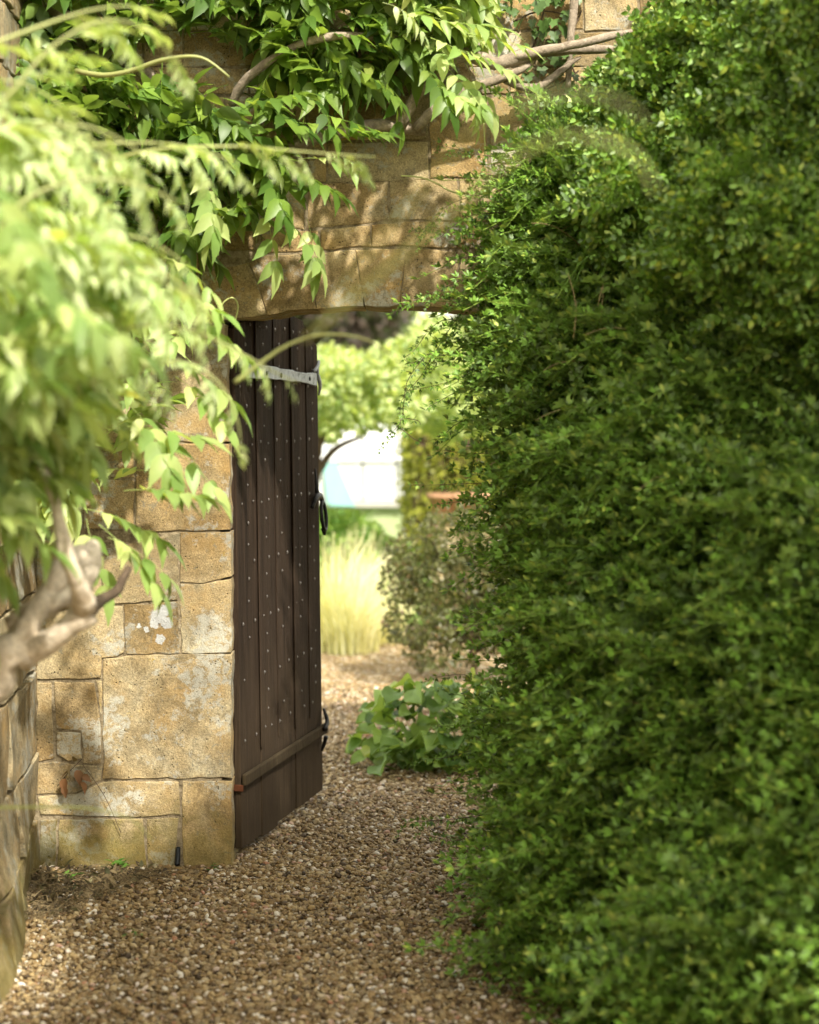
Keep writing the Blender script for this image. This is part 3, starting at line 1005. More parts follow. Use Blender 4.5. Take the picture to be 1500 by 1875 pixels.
add(lb, tube([D(0.93, 0.03, 0.30), D(0.97, 0.03, 0.325), D(0.985, 0.018, 0.355), D(0.985, 0.010, 0.375)], [.010, .009, .007, .004], 7))
add(lb, tube([D(0.95, 0.03, 0.27), D(0.96, 0.02, 0.24), D(0.955, 0.010, 0.21)], [.009, .008, .004], 7))
link('lower_hook', mesh('lower_hook', lb[0], lb[1], True), door, M_iron)
# nail heads, in rows and pairs like the photograph
nh = ([], [])
def nail(u, z, s=0.0068):
    if rnd.random() < .14: return
    s *= rnd.uniform(.7, 1.15)
    c = D(u, 0.0035, z)
    V = [c + dn * 0.0045]
    for k in range(6):
        a = k * math.pi / 3 + 0.3
        V.append(c + ddir * s * math.cos(a) + Vector((0, 0, s * math.sin(a))))
    add(nh, ([tuple(v) for v in V], [(0, 1 + k, 1 + (k + 1) % 6) for k in range(6)]))
uc = [door_u(458), door_u(491), door_u(519), door_u(552), door_u(578)]
zr = 1.865
zt = 1.835
rows = []
zrow = 0.42
for k in range(8):
    for u in [us[0] + 0.17 * j + .07 for j in range(0)] + [door_u(p) for p in (447, 468, 484, 496, 512, 530, 544, 556, 571)]:
        nail(u + rnd.uniform(-.006, .006), zrow + rnd.uniform(-.008, .008))
    for dz_ in (0.065, 0.14):
        for u in uc:
            if zrow + dz_ < dtop(u) - 0.03:
                nail(u + rnd.uniform(-.006, .006), zrow + dz_ + rnd.uniform(-.008, .008))
    zrow += 0.205
link('nail_heads', mesh('nail_heads', nh[0], nh[1]), door, M_nail, 'stuff')

# ================================================================== WISTERIA ON THE WALL
def WP(px, py, Y): return P(px, py, Y)
def branch(parent, pts, Y, rad, mat, bumpy=0.35, sides=10, name='branch'):
    path, rr = [], []
    for i, p in enumerate(pts):
        yy = p[2] if len(p) > 2 else Y
        if parent is wv and 6.05 < yy < 6.27: yy += .12
        path.append(P(p[0], p[1], yy))
        rr.append(rad[i] if isinstance(rad, (list, tuple)) else rad)
    SEED[0] += 1
    V, F = tube(path, rr, sides, bumpy, SEED[0])
    return link(name, mesh(name, V, F, True), parent, mat)
def px_r(px, Y): return px / FPX * Y
wv = thing('wisteria_vine', 'green wisteria with bare woody stems trained across the top of the arched wall', 'climbing plant', (-0.6, 6.3, 1.6))
b = px_r(1, 6.3)
branch(wv, [(60, 800, 6.36), (180, 620, 6.34), (300, 500, 6.3), (380, 400, 6.28), (450, 320, 6.26), (540, 268, 6.24), (610, 243, 6.22), (700, 232, 6.2), (778, 240, 6.24)], 6.2, [20 * b, 19 * b, 18 * b, 17 * b, 16 * b, 15 * b, 14 * b, 13 * b, 8 * b], M_bark)
branch(wv, [(733, 232, 6.2), (765, 172, 6.18), (805, 128, 6.16), (850, 100, 6.15), (905, 116, 6.15), (960, 103, 6.15), (1010, 93, 6.16), (1080, 90, 6.18), (1150, 92, 6.2)], 6.2, [11 * b, 11 * b, 12 * b, 13 * b, 13 * b, 13 * b, 11 * b, 9 * b, 5 * b], M_bark, 0.3)
branch(wv, [(905, 113, 6.16), (985, 96, 6.12), (1060, 80, 6.1), (1120, 66, 6.1), (1172, 57, 6.12)], 6.1, [8 * b, 8 * b, 8 * b, 7 * b, 4 * b], M_bark, 0.25)
branch(wv, [(762, 236, 6.2), (800, 196, 6.17), (850, 166, 6.15), (905, 148, 6.14), (945, 132, 6.14), (972, 118, 6.14)], 6.2, [10 * b, 9 * b, 9 * b, 8 * b, 7 * b, 3 * b], M_bark, 0.3)
branch(wv, [(925, 143, 6.16), (955, 158, 6.18), (985, 160, 6.18), (1015, 140, 6.18), (1042, 118, 6.18), (1064, 104, 6.18)], 6.2, [9 * b, 8 * b, 7 * b, 7 * b, 6 * b, 2 * b], M_bark, 0.3)
branch(wv, [(1053, -120, 6.34), (1052, 0, 6.34), (1046, 60, 6.34), (1040, 160, 6.36)], 6.2, [8 * b, 8 * b, 7 * b, 5 * b], M_bark, 0.2)
branch(wv, [(424, 192, 6.2), (445, 152, 6.16), (485, 118, 6.12), (540, 84, 6.1), (600, 68, 6.1), (670, 66, 6.12), (740, 74, 6.15), (800, 90, 6.16)], 6.1, [8 * b, 8 * b, 8 * b, 7 * b, 7 * b, 6 * b, 6 * b, 4 * b], M_bark, 0.25)
branch(wv, [(-60, -60, 6.2), (120, 30, 6.2), (260, 120, 6.25), (330, 240, 6.25), (420, 330, 6.28)], 6.2, [12 * b, 12 * b, 11 * b, 10 * b, 9 * b], M_bark, 0.3)
branch(wv, [(140, 130, 5.6), (190, 138, 5.55), (240, 130, 5.5), (290, 112, 5.45), (345, 103, 5.4), (380, 110, 5.4), (420, 141, 5.4)], 5.5, [4.5 * b, 4.2 * b, 4 * b, 3.6 * b, 2.5 * b, 2 * b, 1.5 * b], M_shoot, 0.1, 7, 'shoot')
for pts, r0 in [([(885, 208), (888, 280), (880, 320), (860, 350), (830, 352), (800, 336), (770, 325), (735, 322)], 1.5),
                ([(900, 380), (930, 350), (960, 330), (1000, 315), (1030, 322)], 1.4),
                ([(430, 590), (436, 560), (425, 545), (405, 560), (395, 600)], 1.8)]:
    branch(wv, [(x, y, 6.1) for x, y in pts], 6.1, [r0 * b] * len(pts), M_shoot, 0, 6, 'tendril')

LEAFV = []
for k in range(7):
    LEAFV.append(compound_leaf(100 + k, L=0.21 + 0.03 * (k % 3), pairs=3 + k % 3, ll=0.095, lw=0.041, droop=0.10 + 0.13 * (k % 4), spread=52))
YLEAFV = []
for k in range(5):
    YLEAFV.append(compound_leaf(200 + k, L=0.19 + 0.02 * (k % 3), pairs=5, ll=0.072, lw=0.031, droop=0.45 + 0.2 * (k % 3), spread=55, young=True))
def leaf_meshes(vs, mat, nm='leaf'):
    out = []
    for V, F in vs:
        me = mesh(nm, V, F, True); me.materials.append(mat); out.append(me)
    return out
LM_wist, LM_mid, LM_young = leaf_meshes(LEAFV, M_wist), leaf_meshes(LEAFV, M_wist_mid), leaf_meshes(YLEAFV, M_wist_young)
LM_young += leaf_meshes([compound_leaf(300 + k, L=.19, pairs=3 + k % 2, ll=.088, lw=.038, droop=.3 + .1 * k, spread=48) for k in range(4)], M_wist_young)

def leafdir(dx, dy, dz, j=0.5):
    return Vector((dx + rnd.uniform(-j, j), dy + rnd.uniform(-j, j), dz + rnd.uniform(-j, j))).normalized()
def leaf_matrix(p, d, roll, s):
    yaw = math.atan2(d.y, d.x); pit = -math.asin(max(-1, min(1, d.z)))
    return Matrix.Translation(p) @ Euler((roll, pit, yaw)).to_matrix().to_4x4() @ Matrix.Scale(s, 4)
class LeafSet:
    """leaves as single parts up to the limit, the rest joined"""
    def __init__(s, parent, limit=300):
        s.parent, s.limit, s.items = parent, limit, []
    def put(s, me, p, d, roll, sc, prio=0):
        s.items.append((prio, len(s.items), me, leaf_matrix(p, d, roll, sc)))
    def build(s):
        s.items.sort(key=lambda t: (-t[0], t[1]))
        pl = s.parent.location
        for (_, _, me, M) in s.items[:s.limit]:
            o = bpy.data.objects.new('leaf', me); C.objects.link(o)
            o.parent = s.parent
            o.matrix_local = Matrix.Translation(-pl) @ M
        rest = {}
        for (_, _, me, M) in s.items[s.limit:]:
            rest.setdefault(me.materials[0].name, []).append((me, M))
        for mn, lst in rest.items():
            VV, FF, off = [], [], 0
            for me, M in lst:
                n = len(me.vertices)
                co = np.empty(n * 3, np.float32); me.vertices.foreach_get('co', co); co = co.reshape(-1, 3)
                A = np.array(M)
                VV.append(co @ A[:3, :3].T + A[:3, 3])
                f = np.empty(len(me.polygons) * 3, np.int32); me.polygons.foreach_get('vertices', f)
                FF.append(f.reshape(-1, 3) + off); off += n
            o = link('foliage', np_mesh('foliage', np.concatenate(VV), np.concatenate(FF)), s.parent, bpy.data.materials[mn], 'stuff')

def in_poly(x, y, poly):
    c = False
    n = len(poly)
    for i in range(n):
        x1, y1 = poly[i]; x2, y2 = poly[(i + 1) % n]
        if (y1 > y) != (y2 > y) and x < (x2 - x1) * (y - y1) / (y2 - y1) + x1: c = not c
    return c
def sample_poly(poly):
    x0, x1 = min(p[0] for p in poly), max(p[0] for p in poly)
    y0, y1 = min(p[1] for p in poly), max(p[1] for p in poly)
    while True:
        x, y = rnd.uniform(x0, x1), rnd.uniform(y0, y1)
        if in_poly(x, y, poly): return x, y

WL = LeafSet(wv)
# (polygon in the photograph, count, distance range, material set, scale)
regions = [
    ([(-60, -120), (560, -120), (520, 60), (300, 20), (260, 60), (-60, 120)], 120, (6.2, 6.37), LM_wist, 1.0),
    ([(440, -80), (860, -80), (880, 20), (850, 60), (770, 110), (700, 140), (560, 150), (470, 110)], 115, (6.2, 6.37), LM_wist, 1.0),
    ([(720, -60), (900, -60), (900, 40), (860, 70), (830, 90), (760, 60)], 40, (6.15, 6.34), LM_mid, 0.9),
    ([(-60, 120), (230, 130), (420, 210), (520, 180), (540, 210), (500, 270), (400, 290), (-60, 300)], 150, (6.05, 6.34), LM_wist, 1.0),
    ([(-60, 280), (420, 280), (520, 300), (470, 370), (400, 400), (330, 480), (-60, 560)], 130, (6.05, 6.34), LM_wist, 1.0),
    ([(-60, 540), (300, 500), (330, 560), (280, 700), (240, 800), (-60, 860)], 60, (5.9, 6.25), LM_mid, 0.95),
    ([(-60, 860), (200, 820), (190, 900), (60, 920), (-60, 980)], 25, (5.5, 6.1), LM_mid, 0.95),
]
for poly, n, (y0, y1), lms, sc in regions:
    for _ in range(n):
        x, y = sample_poly(poly)
        Y = rnd.uniform(y0, y1)
        d = leafdir(0.2, -0.28, -0.12, 0.8)
        if d.y > .25: d.y *= -1
        p = P(x, y, Y)
        d0 = d * 0.16 * sc
        WL.put(rnd.choice(lms), p - d0, d, rnd.gauss(0, 0.35), sc * rnd.uniform(.75, 1.15), prio=1 if x > 180 and y > -20 and Y < 6.2 else 0)
# individual leaves that can be picked out in the photograph: (base px, py, Y, direction, scale)
for (x, y, Y, d, sc, lm) in [
    (330, 175, 6.0, (1, -.3, -.45), 1.0, 'w'), (545, 225, 5.9, (1, -.4, -.1), 0.9, 'w'), (440, 205, 5.95, (.6, -.5, .2), 1.0, 'w'), (560, 170, 5.95, (.5, -.5, -.5), .9, 'w'),
    (480, 380, 5.95, (.5, -.5, -.9), 1.0, 'm'), (520, 400, 5.9, (.7, -.4, -.6), 1.0, 'm'), (440, 370, 5.95, (-.6, -.6, -.5), 0.9, 'm'), (500, 330, 5.95, (.8, -.4, -.1), .9, 'w'),
    (560, 400, 5.9, (.25, -.4, -1), 0.8, 'm'), (555, 290, 5.9, (1, -.3, .05), .85, 'm'), (600, 280, 5.9, (.8, -.5, -.2), .6, 'y'), (470, 255, 5.9, (.7, -.3, -.6), .7, 'y'),
    (500, 300, 5.9, (.9, -.4, -.3), .95, 'w'),
    (460, 290, 5.95, (.5, -.5, -.5), 1.0, 'w'), (410, 250, 5.95, (.9, -.4, -.4), 1.0, 'w'), (360, 300, 5.95, (.4, -.5, -.7), 1.0, 'm'), (590, 210, 5.92, (.9, -.4, -.25), .9, 'w'), (620, 250, 5.9, (.7, -.4, .1), .7, 'w'),
    (640, 120, 5.95, (.7, -.4, -.4), .9, 'w'), (700, 140, 5.95, (.6, -.4, -.8), .9, 'w'), (720, 30, 5.9, (.8, -.4, .1), .9, 'm'), (800, 40, 5.9, (.8, -.4, -.1), .9, 'm'),
    (850, 60, 5.9, (.9, -.3, -.2), .9, 'm'), (790, 70, 5.85, (.6, -.5, -.3), .9, 'm'), (760, 110, 5.85, (.5, -.5, -.5), .9, 'w'), (840, 90, 5.85, (.8, -.5, -.3), .85, 'm'), (780, 150, 5.85, (.6, -.5, -.2), .75, 'm'), (820, 120, 5.85, (.4, -.5, -.5), .8, 'm'), (870, 130, 5.85, (.3, -.4, -.8), .8, 'm'), (840, 150, 5.85, (.7, -.3, -.6), .7, 'y'), (700, 5, 5.8, (1, -.2, -.2), .7, 'y'),
    (150, 930, 5.2, (1, -.3, -.15), 1.0, 'm'), (180, 960, 5.1, (.8, -.3, -.6), 1.05, 'm'), (230, 900, 5.1, (.9, -.4, .1), .9, 'm'), (200, 985, 5.1, (1, -.3, -.35), .95, 'm'), (160, 950, 5.15, (.3, -.4, -.8), .9, 'm'),
    (235, 780, 5.2, (1, -.3, -.1), 1.0, 'm'), (280, 800, 5.2, (.9, -.3, -.5), 1.05, 'm'), (300, 650, 5.3, (1, -.3, -.4), 1.0, 'm'), (330, 560, 5.3, (.9, -.3, -.5), .95, 'm'), (260, 520, 5.3, (.9, -.4, -.2), .95, 'm'),
    (230, 740, 5.2, (.6, -.5, -.5), 1.0, 'm'), (320, 690, 5.3, (.7, -.4, -.5), .9, 'm'), (300, 470, 5.4, (.9, -.4, -.3), .9, 'm'),
]:
    lms = {'w': LM_wist, 'm': LM_mid, 'y': LM_young}[lm]
    WL.put(rnd.choice(lms), P(x, y, Y if Y < 5.5 else Y + .17), Vector(d).normalized(), rnd.uniform(-.3, .3), sc, prio=5)
WL.build()

# ================================================================== WISTERIA IN FRONT (LEFT, OUT OF FOCUS)
fv = thing('wisteria_vine', 'pale yellow-green wisteria growing on a gnarled bleached trunk beside the left side wall', 'climbing plant', (-1.15, 4.2, 0))
Y0 = 4.5; b = px_r(1, Y0)
branch(fv, [(-460, 2250, 4.3), (-330, 1760, 4.25), (-170, 1420, 4.25), (-60, 1275, 4.25), (10, 1205, 4.25), (55, 1150, 4.26), (90, 1085, 4.3), (125, 1035, 4.35), (158, 1012, 4.42)], Y0, [90 * b, 82 * b, 72 * b, 60 * b, 40 * b, 25 * b, 20 * b, 26 * b, 17 * b], M_bark_pale, 0.75, 20)
branch(fv, [(165, 1000, 4.45), (158, 1050, 4.35), (120, 1095, 4.3), (70, 1120, 4.3), (20, 1150, 4.3)], Y0, [15 * b, 23 * b, 17 * b, 18 * b, 22 * b], M_bark_pale, 0.7, 16)
branch(fv, [(40, 1200, 4.27), (90, 1176, 4.24), (130, 1144, 4.22), (160, 1118, 4.22)], Y0, [24 * b, 20 * b, 20 * b, 27 * b], M_bark_pale, 0.3, 14)
branch(fv, [(156, 1122, 4.25), (185, 1098, 4.6), (214, 1082, 4.7), (226, 1058, 4.75), (236, 1040, 4.8)], Y0, [18 * b, 12 * b, 9 * b, 9 * b, 6 * b], M_bark_dark, 0.3, 10)
branch(fv, [(80, 860, 4.1), (95, 900, 4.1), (108, 950, 4.1), (120, 1010, 4.1), (140, 1060, 4.13), (156, 1112, 4.2)], Y0, [9 * b, 10 * b, 12 * b, 14 * b, 14 * b, 20 * b], M_bark_pale, 0.3, 12)
branch(fv, [(80, 862, 4.1), (50, 820, 4.1), (-20, 740, 4.0), (-120, 600, 3.7)], Y0, [9 * b, 10 * b, 11 * b, 12 * b], M_bark_pale, 0.3, 10)
FL = LeafSet(fv)
def yb(Y): return Y if Y > 4.2 or Y < 2.5 else 3.3 + (Y - 2.5) * .75
def shoot(pts, r0, every=0.075, sc=1.0, lms=LM_young, side_=1, mat=M_shoot, droopy=-0.5, leaves=True, jit=.35):
    kk = yb(pts[0][2]) / pts[0][2]; sc *= kk; r0 *= kk
    path = [P(p[0], p[1], yb(p[2])) for p in pts]
    rr = [r0 * (1 - 0.7 * i / (len(path) - 1)) for i in range(len(path))]
    V, F = tube(path, rr, 7)
    link('shoot', mesh('shoot', V, F, True), fv, mat)
    if not leaves: return
    # leaves alternately along the shoot
    tot = sum((path[i + 1] - path[i]).length for i in range(len(path) - 1))
    s = 0.03; k = 0
    while s < tot:
        a = s
        for i in range(len(path) - 1):
            L_ = (path[i + 1] - path[i]).length
            if a <= L_: break
            a -= L_
        t = min(1, a / L_)
        p = path[i].lerp(path[i + 1], t); d = (path[i + 1] - path[i]).normalized()
        dd = (d * 0.8 + Vector((rnd.uniform(-jit, jit), rnd.uniform(-jit, jit) - .1, droopy + rnd.uniform(-.3, .3) + (0.35 if k % 2 else 0)))).normalized()
        g = sc * 1.08 * (1.0 - 0.5 * s / tot) * rnd.uniform(.85, 1.1)
        FL.put(rnd.choice(lms), p, dd, rnd.uniform(-.5, .5), g, prio=3)
        s += every * rnd.uniform(.8, 1.3); k += 1
shoot([(-150, 300, 3.0), (0, 190, 3.0), (90, 90, 3.05), (180, 40, 3.1), (260, 50, 3.2), (320, 110, 3.3)], .004, sc=.62)
shoot([(-120, 120, 3.1), (40, 60, 3.2), (160, 20, 3.3), (240, 10, 3.4)], .004, sc=.6)
shoot([(-150, 420, 3.0), (-20, 300, 3.0), (80, 255, 3.05), (160, 265, 3.1), (225, 300, 3.2)], .004, sc=.62)
shoot([(-100, 330, 3.4), (80, 280, 3.4), (220, 262, 3.4), (340, 268, 3.5), (440, 300, 3.6)], .004, sc=.62)
shoot([(100, 330, 3.8), (260, 278, 3.7), (420, 268, 3.7), (560, 278, 3.8), (690, 288, 3.9)], .0035, sc=.5, every=.05)
shoot([(-140, 520, 2.8), (0, 400, 2.8), (100, 340, 2.85), (220, 330, 2.9), (330, 370, 3.0)], .004, sc=.62)
shoot([(-100, 560, 3.1), (60, 470, 3.1), (170, 430, 3.15), (270, 440, 3.2), (350, 490, 3.3)], .004, sc=.6)
shoot([(-100, 620, 3.1), (80, 540, 3.1), (190, 500, 3.2), (280, 540, 3.3), (330, 610, 3.4)], .004, sc=.62)
shoot([(60, 720, 3.3), (200, 610, 3.3), (330, 600, 3.4), (430, 640, 3.5), (500, 680, 3.5), (545, 700, 3.5)], .0035, sc=.42, every=.05)
shoot([(200, 700, 3.5), (320, 660, 3.5), (400, 700, 3.5), (435, 770, 3.5), (440, 820, 3.5)], .0035, sc=.4)
shoot([(-60, 760, 3.2), (80, 660, 3.2), (200, 640, 3.3), (300, 690, 3.4)], .004, sc=.62)
shoot([(-80, 860, 3.5), (60, 780, 3.5), (180, 760, 3.6), (260, 800, 3.7)], .004, sc=.62)
shoot([(430, 700, 3.6), (470, 670, 3.6), (530, 630, 3.6), (600, 612, 3.6), (680, 625, 3.55), (750, 680, 3.5)], .0042, leaves=False)
shoot([(560, 620, 2.3), (780, 430, 2.1), (900, 320, 2.0), (990, 262, 1.95), (1070, 250, 1.9), (1140, 268, 1.9), (1180, 305, 1.9), (1200, 355, 1.9)], .0030, leaves=False)
shoot([(600, 560, 2.2), (820, 290, 2.0), (930, 205, 1.9), (1020, 172, 1.9), (1110, 178, 1.9), (1165, 205, 1.9), (1188, 238, 1.9)], .0021, leaves=False)
shoot([(-60, 1480, 3.4), (60, 1478, 3.4), (160, 1480, 3.4), (240, 1500, 3.4), (280, 1540, 3.4)], .0035, leaves=False)
for k in range(9):
    x, y = sample_poly([(-60, 180), (80, 120), (180, 380), (200, 520), (140, 640), (-60, 640)])
    Yk = rnd.uniform(2.7, 3.5); a_ = rnd.uniform(-35, 20)
    shoot([(x - 120, y + a_ + 20, Yk + .1), (x - 30, y - 20, Yk), (x + 60, y - 25 - a_ * .3, Yk), (x + 140, y + 15, Yk + .05), (x + 190, y + 60, Yk + .1)], .0032, sc=.58 * Yk / 3)
regions = [
    ([(-200, 250), (120, 380), (160, 560), (120, 700), (-200, 720)], 34, (2.5, 3.0), LM_mid, .62),
    ([(-200, 100), (60, 180), (160, 280), (-200, 360)], 16, (2.7, 3.2), LM_young, .62),
    ([(-150, 380), (200, 420), (240, 560), (200, 660), (120, 740), (-150, 780)], 75, (3.2, 4.3), LM_mid, .72),
    ([(-100, 380), (300, 400), (300, 480), (250, 600), (-100, 680)], 60, (2.9, 3.6), LM_young, .62),
    ([(-150, 740), (160, 680), (120, 800), (40, 860), (-40, 960), (-150, 1000)], 50, (3.4, 4.3), LM_mid, .75),
    ([(-150, 820), (-30, 840), (-20, 960), (-40, 1040), (-150, 1100)], 12, (2.9, 3.3), LM_mid, .7),
]
for poly, n, (y0, y1), lms, sc in regions:
    for _ in range(n):
        x, y = sample_poly(poly)
        Y = rnd.uniform(y0, y1); k_ = yb(Y) / Y; Y = yb(Y)
        d = leafdir(0.6, -0.25, -0.25, 0.65)
        FL.put(rnd.choice(lms), P(x, y, Y) - d * .08, d, rnd.gauss(0, 0.4), k_ * sc * rnd.uniform(.8, 1.15), prio=2 if Y < 4.1 else 1)
FL.build()

# ================================================================== IVY
ivy = thing('ivy', 'dark green ivy leaves climbing the wall behind the pale bare branches', 'ivy', (0.5, 6.4, 2.9))
def ivy_leaf():
    V = [(0, 0, 0)]
    shape = [(0.0, -.02), (-.10, -.32), (.12, -.42), (.30, -.52), (.42, -.28), (.68, -.34), (.74, -.14), (1.0, 0), (.74, .14), (.68, .34), (.42, .28), (.30, .52), (.12, .42), (-.10, .32), (0.0, .02)]
    for x, y in shape: V.append((x, y, -0.12 * x * x + 0.18 * abs(y)))
    V.append((0.35, 0, 0))
    n = len(shape)
    F = [(n + 1, i, i + 1) for i in range(1, n)]
    return V, F
IV = mesh('leaf', *ivy_leaf(), True); IV.materials.append(M_ivy)
ivst = ([], [])
for pts in ([(960, 130), (985, 60), (1000, 0), (1010, -60)], [(1060, 150), (1040, 90), (1065, 20)], [(985, 170), (1030, 150), (1060, 130)], [(940, 40), (990, 20), (1050, 30)]):
    add(ivst, tube([P(x, y, 6.42) for x, y in pts], [.003] * len(pts), 5))
link('stem', mesh('stem', ivst[0], ivst[1], True), ivy, M_bark_dark)
for _ in range(110):
    x, y = sample_poly([(880, -30), (1075, -30), (1050, 110), (1080, 175), (985, 190), (955, 140), (950, 60), (880, 10)])
    d = leafdir(0.1, -0.45, -0.8, 0.5)
    o = bpy.data.objects.new('leaf', IV); C.objects.link(o); o.parent = ivy
    o.matrix_local = Matrix.Translation(-ivy.location) @ leaf_matrix(P(x, y, rnd.uniform(6.36, 6.42)), d, rnd.uniform(-.4, .4), rnd.uniform(.03, .052))

# ================================================================== RIGHT HAND SHRUBS
# control polylines of the leafy face at several heights: (x, Y) from the wall end to the camera end
zc_ = [0.0, 0.30, 0.6, 0.95, 1.3, 1.66, 1.9, 2.3, 2.55, 2.9, 3.4]
x0_ = [0.36, 0.25, 0.22, 0.30, 0.24, 0.20, 0.21, 0.29, 0.52, 0.86, 1.10]
faces = {0.0: [(.36, 6.3), (.43, 5.6), (.49, 4.9), (.85, 4.1), (1.5, 3.6)],
         0.7: [(.25, 6.3), (.52, 5.55), (.72, 4.95), (1.05, 4.45), (1.7, 4.0)],
         1.7: [(.20, 6.3), (.55, 5.7), (.85, 5.2), (1.2, 4.75), (1.9, 4.3)],
         2.5: [(.45, 6.3), (.72, 5.8), (.98, 5.3), (1.3, 4.9), (2.0, 4.4)],
         3.4: [(1.10, 6.3), (1.2, 5.95), (1.4, 5.5), (1.7, 5.1), (2.3, 4.6)]}
fz = sorted(faces)
def face_pt(t, z):
    """t, z arrays -> (x, Y)"""
    T = np.clip(t, 0, 1) * 4
    X = np.zeros_like(t); Y = np.zeros_like(t)
    lo = np.searchsorted(fz, z, side='right') - 1
    lo = np.clip(lo, 0, len(fz) - 2)
    for i in range(len(fz) - 1):
        m_ = lo == i
        if not m_.any(): continue
        f = np.clip((z[m_] - fz[i]) / (fz[i + 1] - fz[i]), 0, 1)
        for arr, c in ((X, 0), (Y, 1)):
            a = np.interp(T[m_], np.arange(5), [p[c] for p in faces[fz[i]]])
            b2 = np.interp(T[m_], np.arange(5), [p[c] for p in faces[fz[i + 1]]])
            arr[m_] = a * (1 - f) + b2 * f
    # the ragged outline at the wall end
    dx = np.interp(z, zc_, x0_) - np.interp(z, fz, [faces[k][0][0] for k in fz])
    X += (dx + 0.150 + 0.055 * np.exp(-((z - 1.2) / .45) ** 2) + .05 * np.exp(-((z - .35) / .3) ** 2)) * np.clip(1 - t * 3.2, 0, 1)
    return X, Y
def vnoise(p, sc, seed):
    return np.array([noise.noise(Vector((a * sc + seed, b_2 * sc, c * sc))) for a, b_2, c in p])
def shell(n, t0, t1, z0, z1, depth, seed):
    t = rng.uniform(t0, t1, n); z = rng.uniform(z0, z1, n)
    X, Y = face_pt(t, z)
    P0 = np.stack([X, Y, z], 1)
    nrm = np.stack([np.full(n, -.74), np.full(n, -.62), np.full(n, 0.25)], 1)
    nrm /= np.linalg.norm(nrm, axis=1, keepdims=True)
    bmp = 0.17 * vnoise(P0, 2.8, seed) + 0.13 * vnoise(P0, 7.0, seed + 9) + 0.06 * vnoise(P0, 15, seed + 5)
    dp = depth * rng.power(1.2, n)[::-1] * rng.uniform(0, 1, n)
    endf = np.clip(t * 5, 0.25, 1)
    p = P0 + nrm * (bmp * endf - dp)[:, None]
    return p, nrm, t
JSRC = [source('jasmine_twig', *trifoliate_twig(i, L=0.12 + .02 * i, droop=.2 + .1 * i), M_jas) for i in range(5)]
BSRC = [source('box_twig', *box_twig(i), M_box) for i in range(5)]
jas = thing('jasmine_shrub', 'dark green winter jasmine with arching fine stems spilling over the doorway', 'shrub', (0.45, 6.1, 0))
hed = thing('box_hedge', 'tall clipped hedge of tiny glossy leaves rising at the right', 'hedge', (1.5, 5.0, 0))
def is_hedge(p, t):
    zb = 1.35 + 1.5 * np.clip(0.75 - t, -1, 1) + 0.25 * vnoise(p, 1.6, 40)
    return p[:, 2] > zb
def clumps(n, t0, t1, z0, z1, per, rad, up, depth, seed):
    """rounded sprays of twigs standing out of the leafy face, with dark gaps between them"""
    t = rng.uniform(t0, t1, n); z = rng.uniform(z0, z1, n)
    X, Y = face_pt(t, z)
    P0 = np.stack([X, Y, z], 1)
    nr = np.array([-.74, -.62, .25]) / math.hypot(.74, .62, .25)
    bmp = 0.20 * vnoise(P0, 2.8, seed) + 0.17 * vnoise(P0, 6.0, seed + 9)
    P0 = P0 + nr * ((bmp + rng.uniform(-depth, .03, n)) * np.clip(t * 5, .3, 1))[:, None]
    R0 = rng.uniform(.75, 1.25, n) * rad
    m = rng.poisson(per, n)
    ci = np.repeat(np.arange(n), m)
    N_ = len(ci)
    lean_ = rng.normal(0, .25, (n, 3))[ci]
    d = rng.normal(0, 1, (N_, 3)); d /= np.linalg.norm(d, axis=1, keepdims=True)
    d = d * .85 + nr * 1.0 + np.array([0, 0, up]) + lean_
    d /= np.linalg.norm(d, axis=1, keepdims=True)
    p = P0[ci] + d * (R0[ci] * rng.uniform(.1, .8, N_))[:, None] * np.array([1, 1, .75])
    return p, d + rng.normal(0, .25, (N_, 3)), t[ci]
def shrub(parent, src, parts, hedge, smin, smax):
    ps, ds = [], []
    for a in parts:
        p, d, t = clumps(*a)
        k = (is_hedge(p, t) == hedge) & (p[:, 2] > .015)
        ps.append(p[k]); ds.append(d[k])
    p = np.concatenate(ps); d = np.concatenate(ds)
    scatter('foliage', p, rots(d, rng.normal(0, .55, len(p))), rng.uniform(smin, smax, len(p)), src, parent)
shrub(jas, JSRC, [(560, 0.0, 1.0, 0.03, 2.9, 13, .095, .25, .12, 3.0), (380, 0.03, 1.0, 0.03, 2.9, 16, .13, .0, .32, 3.0), (330, 0.12, 1.0, 0.03, 2.9, 16, .16, .0, .75, 3.0)], False, .95, 1.7)
shrub(hed, BSRC, [(900, 0.0, 1.0, 1.0, 3.4, 15, .07, .35, .10, 3.0), (640, 0.03, 1.0, 1.0, 3.4, 20, .12, .1, .32, 3.0), (600, 0.1, 1.0, .9, 3.4, 20, .16, .1, .75, 3.0)], True, 1.05, 1.75)
# woody stems inside
for k in range(7):
    x = 1.05 + 0.16 * k; y = 6.2 - 0.22 * k
    V, F = tube([(x, y, 0), (x + rnd.uniform(-.1, .1), y, 1.0), (x + rnd.uniform(-.2, .1), y, 2.0), (x + rnd.uniform(-.2, .1), y + .05, 3.0)], [.03, .025, .018, .01], 8, .2, k)
    link('trunk', mesh('trunk', V, F, True), hed, M_bark_dark)
for k in range(6):
    V, F = tube([(0.72 + .06 * k, 6.25 - .05 * k, 0), (0.7 + rnd.uniform(-.1, .1), 6.2, .6), (0.6 + rnd.uniform(-.1, .1), 6.15, 1.3), (0.55 + rnd.uniform(-.1, .1), 6.1, 2.0)], [.014, .011, .008, .004], 7, .2, k)
    link('stem', mesh('stem', V, F, True), jas, M_bark_dark)
